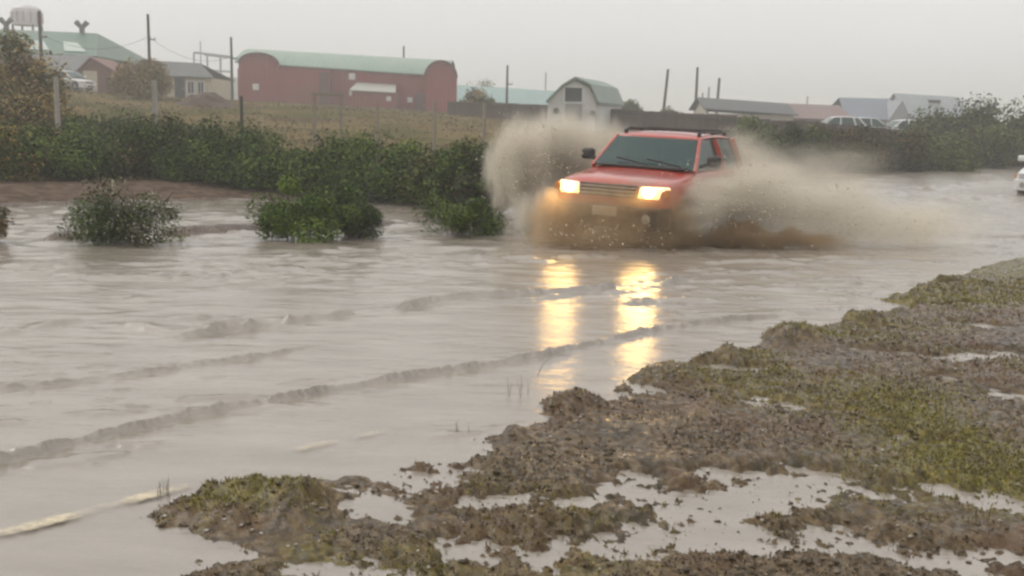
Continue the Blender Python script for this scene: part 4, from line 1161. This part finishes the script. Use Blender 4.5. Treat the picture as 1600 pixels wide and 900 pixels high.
def make_car(name, label, cat, c, lights_on=False, group=None):
    """c: dict of proportions. x forward, y left, origin on the ground between the wheels"""
    t = thing(name, label, cat, (0, 0, 0), 0, group)
    paint = c["paint"]; Lf, Lr = c["front"], c["rear"]; Wd = c["w"] / 2; belt = c["belt"]; zb = c["zb"]; hood = c["hood"]; noseh = c["nose"]
    wsb, wst, rt, rb = c["ws_base"], c["ws_top"], c["rear_top"], c["rear_base"]; roofz = c["roof"]
    # (x, half width, z top, z bottom)
    st = [(Lf, Wd * .86, noseh - .16, zb + .14), (Lf - .05, Wd * .93, noseh - .05, zb + .06), (Lf - .18, Wd * .965, noseh, zb), (Lf - .5, Wd * .985, noseh + (hood - noseh) * .5, zb), (Lf - .9, Wd, hood - .02, zb),
          (wsb, Wd, hood + .03, zb), (wsb - .35, Wd, belt, zb), (0, Wd, belt, zb), (-.6, Wd, belt, zb), (rb + .4, Wd * .995, belt, zb), (rb + .05, Wd * .97, belt, zb + .03), (Lr, Wd * .93, belt - .12, zb + .12)]
    def ring(s):
        x, w, zt, z0 = s
        h = zt - z0
        half = [(w * .80, z0), (w * .955, z0 + .05), (w * .985, z0 + h * .30), (w * 1.0, z0 + h * .56), (w * .985, z0 + h * .80), (w * .95, zt - .055), (w * .86, zt - .012), (w * .45, zt + .012)]
        return [(x, y, z) for y, z in half] + [(x, -y, z) for y, z in reversed(half)]
    V, Fc = loft(st, ring)
    me = bpy.data.meshes.new("body"); me.from_pydata(V, [], Fc)
    body = link("body", me, t, paint)
    bm = bmesh.new(); bm.from_mesh(me); bmesh.ops.recalc_face_normals(bm, faces=bm.faces); bm.to_mesh(me); bm.free()
    ss = body.modifiers.new("s", 'SUBSURF'); ss.levels = 2; ss.render_levels = 2
    wr = c["wheel"]; wxs = c["axles"]
    cut = []
    for wx_ in wxs:
        for s in (-1, 1):
            b = MB().bar((wx_, s * (Wd - .34), wr + .01), (wx_, s * (Wd + .2), wr + .01), (wr + .075) * 2, n=28)
            o = b.build("cutter", None, None); o.parent = t; cut.append(o)
            q_ = body.modifiers.new("b", 'BOOLEAN'); q_.object = o; q_.operation = 'DIFFERENCE'; q_.solver = 'EXACT'
    bpy.context.view_layer.update()
    dg = bpy.context.evaluated_depsgraph_get()
    nm = bpy.data.meshes.new_from_object(body.evaluated_get(dg))
    body.modifiers.clear(); body.data = nm; nm.name = "body"
    for p_ in nm.polygons: p_.use_smooth = True
    if not len(nm.materials): nm.materials.append(paint)
    try:
        nm.set_sharp_from_angle(angle=R(38))
    except Exception: pass
    for o in cut: bpy.data.objects.remove(o)
    # dark inner floor so nobody sees through the arches
    MB().box(((Lf + Lr) / 2, 0, zb + .16), (Lf - Lr - .5, Wd * 1.1, .2)).build("floor_pan", blk_m, t)
    # greenhouse
    yb, yt = Wd * .935, Wd * .76
    roof_st = [(wst + .10, yt * .93, roofz - .055), (wst, yt, roofz - .015), (wst - .35, yt * 1.02, roofz + .015), ((wst + rt) / 2, yt * 1.03, roofz + .022), (rt + .2, yt * 1.01, roofz), (rt - .02, yt * .97, roofz - .04)]
    def rring(s):
        x, w, z = s
        half = [(w * .5, z - .065), (w * 1.0, z - .06), (w * 1.03, z - .03), (w * .97, z), (w * .5, z + .022)]
        return [(x, y, zz) for y, zz in half] + [(x, -y, zz) for y, zz in reversed(half)]
    V, Fc = loft(roof_st, rring)
    roof = MB().add(V, Fc).build("roof", paint, t, subsurf=1)
    b0, t0_ = belt - .04, roofz - .05
    def side(x_bot, x_top, s): return Vector((x_bot, s * yb, b0)), Vector((x_top, s * yt, t0_))
    cols = c["pillars"]
    for s in (-1, 1):
        for k_, (xb_, xt_, wdt) in enumerate([(wsb - .02, wst + .0, .075)] + cols + [(rb + .06, rt + .02, .11)]):
            p0, p1 = side(xb_, xt_, s); MB().bar(p0, p1, .05, wdt).build("pillar", c.get("pillar_m", paint), t, bevel=.012)
        # side windows
        xs = [(wsb - .02, wst)] + [(a, b_) for a, b_, _ in cols] + [(rb + .06, rt + .02)]
        for (xa, xta), (xb2, xtb) in zip(xs[:-1], xs[1:]):
            q_ = [Vector((xa, s * (yb - .012), b0 + .02)), Vector((xb2, s * (yb - .012), b0 + .02)), Vector((xtb, s * (yt - .012), t0_)), Vector((xta, s * (yt - .012), t0_))]
            MB().prism(q_, (0, 0, 0), (0, -s * .008, 0)).build("side_window", glass_m, t)
        # mirror
        o = MB().box((wsb - .28, s * (Wd + .14), belt + .13), (.12, .21, .17)).build("mirror", c["mirror_m"], t, bevel=.05, seg=4, smooth=True)
        MB().box((wsb - .345, s * (Wd + .14), belt + .13), (.01, .17, .125)).build("mirror_glass", chrome_m, o)
        MB().bar((wsb - .25, s * (Wd - .06), belt + .04), (wsb - .25, s * (Wd + .10), belt + .10), .05).build("mirror_arm", c["mirror_m"], o)
        # door seams + handle, sill and side moulding
        m_ = MB(); m_.box(((wxs[0] + wxs[1]) / 2, s * (Wd + .004), zb + (belt - zb) * .42), (wxs[0] - wxs[1] - 2 * wr - .22, .03, .09)); m_.build("side_moulding", blk_m, t, bevel=.01)
        for xd in (c["door"][0], c["door"][1]):
            MB().box((xd - .12, s * (Wd - .005), belt - .15), (.16, .04, .035)).build("door_handle", blk_m, t, bevel=.01)
    # screens
    def screen(xb_, xt_, nm_, z0):
        m_ = MB(); kk = 6; V = []; 
        for row_, (x_, y_, z_) in enumerate(((xb_, yb * .97, z0), (xt_, yt * .965, t0_ + .005))):
            for i in range(kk + 1):
                f_ = i / kk * 2 - 1; bow = .05 * (1 - f_ * f_) * (1 if xb_ > 0 else -1)
                V.append((x_ + bow, y_ * f_, z_))
        V2 = [(a - .01, b_, c_ - .004) for a, b_, c_ in V]; n_ = len(V)
        Fq = [(i, i + 1, i + 1 + kk + 1, i + kk + 1) for i in range(kk)]; Fq += [(n_ + i, n_ + i + kk + 1, n_ + i + kk + 2, n_ + i + 1) for i in range(kk)]
        m_.add(V + V2, Fq); return m_.build(nm_, glass_m, t, smooth=True)
    ws = screen(wsb + .0, wst + .06, "windscreen", hood + .04); screen(rb + .02, rt - .03, "rear_window", b0 + .02)
    m_ = MB(); zc_ = hood + .058
    m_.box((wsb + .05, 0, zc_ - .01), (.2, yb * 1.75, .035)); cowl = m_.build("cowl_panel", blk_m, t, bevel=.01)
    for y0, y1 in ((.12, -.42), (.62, .06)):
        MB().bar((wsb + .07, y0, zc_ + .02), (wsb - .03, y1, zc_ + .10), .022).build("wiper", blk_m, t)
    # front end
    zl_ = noseh - .15
    hl_m = c["head_on"] if lights_on else c["head_off"]
    for s in (-1, 1):
        V = [(Lf + .012, s * Wd * .50, zl_ - .085), (Lf + .0, s * Wd * .84, zl_ - .085), (Lf - .16, s * Wd * .965, zl_ - .06), (Lf - .19, s * Wd * .962, zl_ + .075), (Lf - .02, s * Wd * .85, zl_ + .085), (Lf + .005, s * Wd * .54, zl_ + .075)]
        bk = [(a - .08, b_ * .97, c_) for a, b_, c_ in V]
        m_ = MB().add(V + bk, [(0, 1, 4, 5), (1, 2, 3, 4), (11, 10, 7, 6), (10, 9, 8, 7)] + [(i, (i + 1) % 6, (i + 1) % 6 + 6, i + 6) for i in range(6)])
        hl = m_.build("headlight", c["lens_m"], t, bevel=.03, seg=3)
        # lamp bowl
        MB().bar((Lf - .0, s * Wd * .68, zl_), (Lf + .022, s * Wd * .68, zl_), .15, n=20).build("lamp", hl_m, hl)
        MB().box((Lf - .11, s * (Wd * .945), zl_ + .0), (.11, .05, .11)).build("indicator", amber_m, hl, bevel=.01)
        fl = MB().bar((Lf + .06, s * Wd * .70, zb + .10), (Lf + .085, s * Wd * .70, zb + .10), .13, n=16).build("fog_lamp", chrome_m, t)
    g = MB().box((Lf + .0, 0, zl_), (.05, Wd * .98, .17)).build("grille", c["grille_m"], t, bevel=.015)
    m_ = MB()
    for k_ in range(3): m_.box((Lf + .03, 0, zl_ - .05 + .05 * k_), (.02, Wd * .96, .018))
    m_.build("grille_bar", c.get("bar_m", chrome_m), g)
    # bumpers
    def bumper(x, sgn, nm_):
        bs = [(x - sgn * .30, Wd * 1.0, 0), (x - sgn * .12, Wd * 1.0, 0), (x + sgn * .03, Wd * .90, 0), (x + sgn * .075, Wd * .6, 0), (x + sgn * .085, 0, 0)]
        pts = [(a, b_) for a, b_, _ in bs] + [(a, -b_) for a, b_, _ in reversed(bs[:-1])]
        inner = [(a - sgn * .16, b_ * .88) for a, b_ in pts]
        z0_, z1_ = zb - .06, zb + .25
        V = [(a, b_, z0_) for a, b_ in pts] + [(a, b_, z1_) for a, b_ in pts] + [(a, b_, z0_) for a, b_ in inner] + [(a, b_, z1_) for a, b_ in inner]
        k = len(pts); Fq = []
        for i in range(k - 1):
            Fq += [(i, i + 1, k + i + 1, k + i), (k + i, k + i + 1, 3 * k + i + 1, 3 * k + i), (2 * k + i, i, i + 1, 2 * k + i + 1), (2 * k + i + 1, 3 * k + i + 1, 3 * k + i, 2 * k + i)]
            Fq[-2] = (2 * k + i, 2 * k + i + 1, i + 1, i)
        Fq += [(0, k, 3 * k, 2 * k), (k - 1, 2 * k + k - 1, 3 * k + k - 1, k + k - 1)]
        return MB().add(V, Fq).build(nm_, c["bumper_m"], t, bevel=.03, seg=3)
    fbp = bumper(Lf, 1, "front_bumper"); rbp = bumper(Lr, -1, "rear_bumper")
    MB().box((Lf + .095, 0, zb + .04), (.03, Wd * .9, .10)).build("air_intake", blk_m, fbp)
    MB().box((Lf + .10, .0, zb + .17), (.02, .36, .13)).build("number_plate", plate_m, fbp, bevel=.004)
    MB().box((Lr - .10, .0, zb + .17), (.02, .36, .13)).build("number_plate", plate_m, rbp, bevel=.004)
    for s in (-1, 1):
        MB().box((Lr + .02, s * Wd * .84, belt - .22), (.10, Wd * .17, .26)).build("tail_light", redlens_m, t, bevel=.02)
    # wheels
    for wx_ in wxs:
        for s in (-1, 1):
            w = bpy.data.objects.new("wheel", None); COL.objects.link(w); w.parent = t; w.location = (wx_, s * (Wd - .12), wr)
            prof = [(wr * .60, -.10), (wr * .93, -.11), (wr, -.085), (wr, .085), (wr * .93, .11), (wr * .60, .10)]
            n_ = 32; V = []; Fq = []
            for r2, y2 in prof:
                for i in range(n_): a0 = 2 * math.pi * i / n_; V.append((r2 * math.cos(a0), y2, r2 * math.sin(a0)))
            for j in range(len(prof)):
                for i in range(n_): Fq.append((j * n_ + i, j * n_ + (i + 1) % n_, ((j + 1) % len(prof)) * n_ + (i + 1) % n_, ((j + 1) % len(prof)) * n_ + i))
            MB().add(V, Fq).build("tyre", tyre_m, w, smooth=True)
            m_ = MB(); m_.bar((0, s * .03, 0), (0, s * .06, 0), wr * 1.22, n=24); m_.bar((0, s * .05, 0), (0, s * .095, 0), wr * .35, n=12)
            for k_ in range(6):
                a0 = k_ * math.pi / 3; m_.bar((0, s * .08, 0), (wr * .58 * math.cos(a0), s * .075, wr * .58 * math.sin(a0)), .07, .03)
            m_.build("rim", rim_m, w)
    # cabin
    for s in (-1, 1):
        for xs_ in (.05, -.85):
            st_ = MB(); st_.box((xs_, s * .36, belt - .22), (.5, .5, .14)); st_.bar((xs_ - .22, s * .36, belt - .2), (xs_ - .38, s * .36, belt + .34), .46, .12); st_.bar((xs_ - .38, s * .36, belt + .36), (xs_ - .41, s * .36, belt + .50), .26, .1)
            st_.build("seat", seat_m, t, bevel=.04)
    MB().box((wsb - .35, 0, belt - .05), (.45, yb * 1.8, .2)).build("dashboard", blk_m, t, bevel=.05)
    m_ = MB()
    for k_ in range(16):
        a0, a1 = k_ * math.pi / 8, (k_ + 1) * math.pi / 8; pp = lambda a: (wsb - .62 + .06 * math.sin(a), .36 + .18 * math.cos(a), belt + .07 + .17 * math.sin(a))
        m_.bar(pp(a0), pp(a1), .03, n=6)
    m_.build("steering_wheel", blk_m, t)
    if c.get("rack"):
        for s in (-1, 1):
            m_ = MB(); y_ = s * yt * .90; z_ = roofz + .05
            m_.bar((wst - .18, y_, z_), (rt + .15, y_, z_), .035, .03)
            for xq in (wst - .16, (wst + rt) / 2, rt + .17): m_.box((xq, y_, roofz + .02), (.08, .045, .06))
            m_.build("roof_rail", blk_m, t, bevel=.008)
        for xq in (wst - .35, rt + .45):
            MB().bar((xq, -yt * .95, roofz + .07), (xq, yt * .95, roofz + .07), .05, .03).build("rack_crossbar", blk_m, t, bevel=.006)
    if c.get("scoop"):
        pass
    return t

red_paint = mat("red_car_paint", (0.46, 0.050, 0.028), .34, .12, 3, coat=.8, dirt=(.30, .19, .11, .75))
white_paint = mat("white_car_paint", (0.72, 0.72, 0.70), .3, .05, 3, coat=.6, dirt=(.5, .46, .40, .3))
lamp_on = emit_mat("headlight_glow", (1.0, 0.66, 0.26), 7.0)
lens_on = emit_mat("headlight_lens_lit", (1.0, 0.56, 0.18), 1.8)
lens_off = mat("clear_lens", (0.45, 0.46, 0.47), .12, .1, 10)
suv = dict(paint=red_paint, front=2.02, rear=-1.80, w=1.72, belt=1.17, zb=.45, hood=1.13, nose=1.05, ws_base=.78, ws_top=.18, rear_top=-1.45, rear_base=-1.66, roof=1.64,
           wheel=.36, axles=(1.28, -1.08), pillars=[(-.58, -.50, .10)], mirror_m=blk_m, door=(.55, -.55), head_on=lamp_on, head_off=lens_off, lens_m=lens_on,
           grille_m=blk_m, bumper_m=blk_m, rack=True)
hatch = dict(paint=white_paint, front=1.95, rear=-1.95, w=1.68, belt=.92, zb=.26, hood=.90, nose=.74, ws_base=.98, ws_top=.22, rear_top=-1.35, rear_base=-1.85, roof=1.45,
             wheel=.31, axles=(1.25, -1.25), pillars=[(-.20, -.22, .08), (-1.15, -1.0, .12)], mirror_m=white_paint, door=(.6, -.4), head_on=lamp_on, head_off=lens_off, lens_m=lens_off,
             grille_m=blk_m, bumper_m=white_paint, rack=False)

CARP = gp(962, 372)
rc = make_car("red_suv", "red off-road car with lit headlights and roof rack ploughing through the flood water", "car", suv, True)
HEAD = R(-90 - 28)       # heading, towards the camera and to the left
rc.location = (2.22, 15.9, -0.12); rc.rotation_euler = (R(-1.6), R(.5), HEAD)
bpy.context.view_layer.update()
# the two lit headlamps throw real beams
for i, s in enumerate((-1, 1)):
    ld = bpy.data.lights.new("headlamp_beam", 'SPOT'); ld.energy = 42; ld.spot_size = R(80); ld.spot_blend = 1.0; ld.color = (1.0, .60, .20); ld.shadow_soft_size = .24
    lo = bpy.data.objects.new("headlamp_beam", ld); COL.objects.link(lo); lo.parent = rc
    lo.location = (2.24, s * .585, .90)
    lo.rotation_euler = Vector((-1, 0, .05)).to_track_quat('Z', 'Y').to_euler()

wc = make_car("white_car", "white car entering at the right edge through the flood water", "car", hatch, False)
wp = at(1612, 275, 28.6); wc.location = (15.62, 29.3, -.09); wc.rotation_euler = (0, 0, R(-90 - 40))
pc = copy_tree(wc); pc["label"] = "small white car parked on the field beside the red brown shed"; 
p = at(108, 143, 80); pc.location = (p.x, 80, tz_at(p.x, 80) + .0); pc.rotation_euler = (0, 0, R(-18))
for k_, (px, d, a_, zf, lab) in enumerate([(1305, 66, 175, 182, "white car behind the long fence, left one of the row"), (1358, 67, 10, 184, "white car behind the long fence, middle of the row"), (1408, 67, 185, 187, "white car behind the long fence, right one near the olive trees")]):
    v = copy_tree(wc); v["label"] = lab; v["group"] = "white cars parked behind the long fence"
    p = at(px, zf, d); v.location = (p.x, d, p.z - 1.47); v.rotation_euler = (0, 0, R(a_)); 

# ------------------------------------------------------------------ spray thrown up by the car
def spray(name, label, lobes, density, color, hull, noise_scale=1.6, thresh=.30, stretch=(1, 1, 1), aniso=.3, soft=1.0, lo=.12, rot=25, warp=.7):
    """lobes: (centre, radii, tilt about y, weight). A cloud of fine muddy drops as a real volume."""
    m = bpy.data.materials.new(name); m.use_nodes = True; t = m.node_tree; N, L = t.nodes, t.links
    m.cycles.volume_step_rate = 0.5
    N.remove(N["Principled BSDF"])
    pv = N.new("ShaderNodeVolumePrincipled"); pv.inputs["Color"].default_value = (*color, 1); pv.inputs["Anisotropy"].default_value = aniso
    tcn = N.new("ShaderNodeTexCoord"); acc = None
    nz = N.new("ShaderNodeTexNoise"); nz.inputs["Scale"].default_value = noise_scale; nz.inputs["Detail"].default_value = 6; nz.inputs["Roughness"].default_value = .68
    mpn = N.new("ShaderNodeMapping"); mpn.inputs["Scale"].default_value = stretch; mpn.inputs["Rotation"].default_value = (0, R(rot), 0)
    L.new(tcn.outputs["Object"], mpn.inputs["Vector"]); L.new(mpn.outputs[0], nz.inputs["Vector"])
    # warp the coordinates a little
    sub = N.new("ShaderNodeVectorMath"); sub.operation = 'SUBTRACT'; sub.inputs[1].default_value = (.5, .5, .5); L.new(nz.outputs["Color"], sub.inputs[0])
    scl = N.new("ShaderNodeVectorMath"); scl.operation = 'SCALE'; scl.inputs["Scale"].default_value = warp; L.new(sub.outputs[0], scl.inputs[0])
    wv = N.new("ShaderNodeVectorMath"); wv.operation = 'ADD'; L.new(tcn.outputs["Object"], wv.inputs[0]); L.new(scl.outputs[0], wv.inputs[1])
    for c, r_, tilt, w in lobes:
        s1_ = N.new("ShaderNodeVectorMath"); s1_.operation = 'SUBTRACT'; s1_.inputs[1].default_value = c; L.new(wv.outputs[0], s1_.inputs[0])
        ro = N.new("ShaderNodeVectorRotate"); ro.rotation_type = 'Y_AXIS'; ro.inputs["Angle"].default_value = R(tilt); L.new(s1_.outputs[0], ro.inputs["Vector"])
        dv = N.new("ShaderNodeVectorMath"); dv.operation = 'DIVIDE'; dv.inputs[1].default_value = r_; L.new(ro.outputs[0], dv.inputs[0])
        ln = N.new("ShaderNodeVectorMath"); ln.operation = 'LENGTH'; L.new(dv.outputs[0], ln.inputs[0])
        mr = N.new("ShaderNodeMapRange"); mr.interpolation_type = 'SMOOTHSTEP'; mr.inputs["From Min"].default_value = 1.0; mr.inputs["From Max"].default_value = 0.05
        mr.inputs["To Min"].default_value = 0; mr.inputs["To Max"].default_value = w; L.new(ln.outputs["Value"], mr.inputs["Value"])
        if acc is None: acc = mr.outputs[0]
        else:
            ad = N.new("ShaderNodeMath"); ad.operation = 'ADD'; L.new(acc, ad.inputs[0]); L.new(mr.outputs[0], ad.inputs[1]); acc = ad.outputs[0]
    nr = N.new("ShaderNodeMapRange"); nr.inputs["From Min"].default_value = thresh; nr.inputs["From Max"].default_value = .68; nr.inputs["To Min"].default_value = lo; nr.inputs["To Max"].default_value = 1.0
    L.new(nz.outputs["Fac"], nr.inputs["Value"])
    mu = N.new("ShaderNodeMath"); mu.operation = 'MULTIPLY'; L.new(acc, mu.inputs[0]); L.new(nr.outputs[0], mu.inputs[1])
    m2 = N.new("ShaderNodeMath"); m2.operation = 'MULTIPLY'; m2.inputs[1].default_value = density; L.new(mu.outputs[0], m2.inputs[0])
    L.new(m2.outputs[0], pv.inputs["Density"]); L.new(pv.outputs[0], N["Material Output"].inputs["Volume"])
    (cx, cy_, cz), (dx, dy, dz) = hull
    o = MB().box((cx, cy_, cz), (dx, dy, dz)).build(name, m, None)
    tag(o, label, "spray", kind="stuff")
    return o
SPC = (0.93, 0.86, 0.74)
def wp_(px, py, d): p_ = at(px, py, d); return (p_.x, p_.y, p_.z)
# left fan: sheet thrown out from the far front wheel
spray("spray_sheet", "brown sheet of spray thrown up left of the red car", [
    (wp_(812, 262, 16.2), (.62, .7, .98), -6, 1.0), (wp_(875, 232, 16.8), (.85, .7, .68), 10, .9), (wp_(895, 280, 16.7), (.75, .6, .7), 0, .8), (wp_(840, 340, 15.4), (.48, .5, .45), 0, 1.0),
    (wp_(945, 225, 17.4), (.7, .6, .55), 0, .4)],
    14, SPC, ((.6, 16.3, 1.0), (3.2, 2.8, 2.2)), 2.6, .36, (1.6, 1.2, .45), lo=.36, rot=-22, warp=.8)
# right plume: thrown sideways from the near front wheel, trailing behind
spray("spray_plume", "long low plume of muddy spray spreading to the right of the red car", [
    (wp_(1095, 315, 14.4), (.75, .55, .50), 14, 1.0), (wp_(1170, 308, 14.8), (1.1, .8, .60), 6, .75), (wp_(1270, 328, 15.0), (1.4, .8, .55), 10, .55), (wp_(1380, 350, 15.0), (1.5, .8, .42), 10, .36),
    (wp_(1160, 255, 16.8), (1.0, .9, .60), -5, .28), (wp_(1080, 345, 14.0), (.6, .45, .34), 20, .9), (wp_(1260, 270, 17.2), (1.8, 1.0, .6), 6, .10), (wp_(1450, 365, 15.0), (1.3, .7, .36), 8, .22)],
    12, SPC, ((4.5, 15.6, 1.03), (8.6, 5.4, 2.2)), 2.1, .34, (.55, 1.0, 1.3), lo=.22, rot=18, warp=.95)
spray("churned_water", "dark brown churned water low behind the near front wheel of the red car", [
    (wp_(1140, 372, 14.1), (.9, .4, .24), 0, 1.2), (wp_(1230, 375, 14.2), (1.1, .4, .20), 0, 1.0), (wp_(1060, 370, 13.9), (.5, .35, .22), 0, 1.0)],
    18, (.55, .41, .26), ((3.0, 14.15, .27), (4.6, 1.2, .62)), 2.4, .3, lo=.3)
# bow spray in front of the bumper
spray("bow_spray", "churned brown spray over the red car's bumper and front wheels", [
    (wp_(950, 372, 13.8), (1.25, .55, .34), 0, 1.0), (wp_(1030, 345, 13.9), (.65, .5, .52), 0, .8), (wp_(868, 345, 14.1), (.55, .5, .52), 0, .8), (wp_(950, 325, 13.8), (1.15, .5, .46), 0, .30)],
    9.5, (.74, .57, .37), ((1.4, 13.9, .55), (3.1, 1.6, 1.2)), 2.4, .3, lo=.35)
# thin wake mist by the white car
spray("wheel_spray", "thin grey spray at the wheel of the white car", [(wp_(1560, 288, 28.5), (1.2, .9, .5), 0, 1.0)], .6, (.9, .85, .8), ((13.4, 28.5, .45), (3.4, 2.4, 1.0)), 1.5)

# heavier drops flung out of the spray
def drops(n, cen, rad, seed, vel):
    g = np.random.default_rng(seed)
    d = g.normal(size=(n, 3)); d /= np.linalg.norm(d, axis=1)[:, None]
    P = np.array(cen) + d * (g.random(n)[:, None] ** .6) * np.array(rad)
    P[:, 2] = np.abs(P[:, 2])
    return P
Pd = np.concatenate([drops(1500, wp_(835, 270, 15.8), (.95, .7, 1.05), 1, 0), drops(500, wp_(800, 240, 16), (.7, .5, .7), 2, 0), drops(1700, wp_(1150, 330, 14.3), (1.8, .8, .8), 3, 0), drops(900, wp_(1330, 350, 14.7), (1.8, .7, .5), 4, 0), drops(500, wp_(940, 372, 13.5), (1.2, .4, .25), 5, 0)])
S = 0.003 + 0.011 * rng.random(len(Pd)) ** 5
dr = scatter(Pd, S, ico1_v, ico1_f, .3, 1.2, np.tile(np.array([.62, .54, .43]), (len(Pd), 1)) * (.8 + .4 * rng.random(len(Pd)))[:, None], "water_drops", mat("muddy_drops", (1, 1, 1), .15, .1, 30, attr="tint"))
tag(dr, "heavier muddy water drops flung out of the spray", "drops", kind="stuff")

# ------------------------------------------------------------------ haze over the whole place
hz = MB().box((0, 300, 14.4), (1700, 1700, 32.8)).build("haze", None)
hm = bpy.data.materials.new("haze_air"); hm.use_nodes = True
hn = hm.node_tree
hn.nodes.remove(hn.nodes["Principled BSDF"])
pv = hn.nodes.new("ShaderNodeVolumePrincipled")
pv.inputs["Color"].default_value = (0.93, 0.93, 0.92, 1)
pv.inputs["Density"].default_value = HAZE_DENSITY
pv.inputs["Anisotropy"].default_value = 0.2
hn.links.new(pv.outputs[0], hn.nodes["Material Output"].inputs["Volume"])
hz.data.materials.append(hm)
hz["kind"] = "stuff"; hz["label"] = "grey rainy mist thickening with distance"; hz["category"] = "haze"
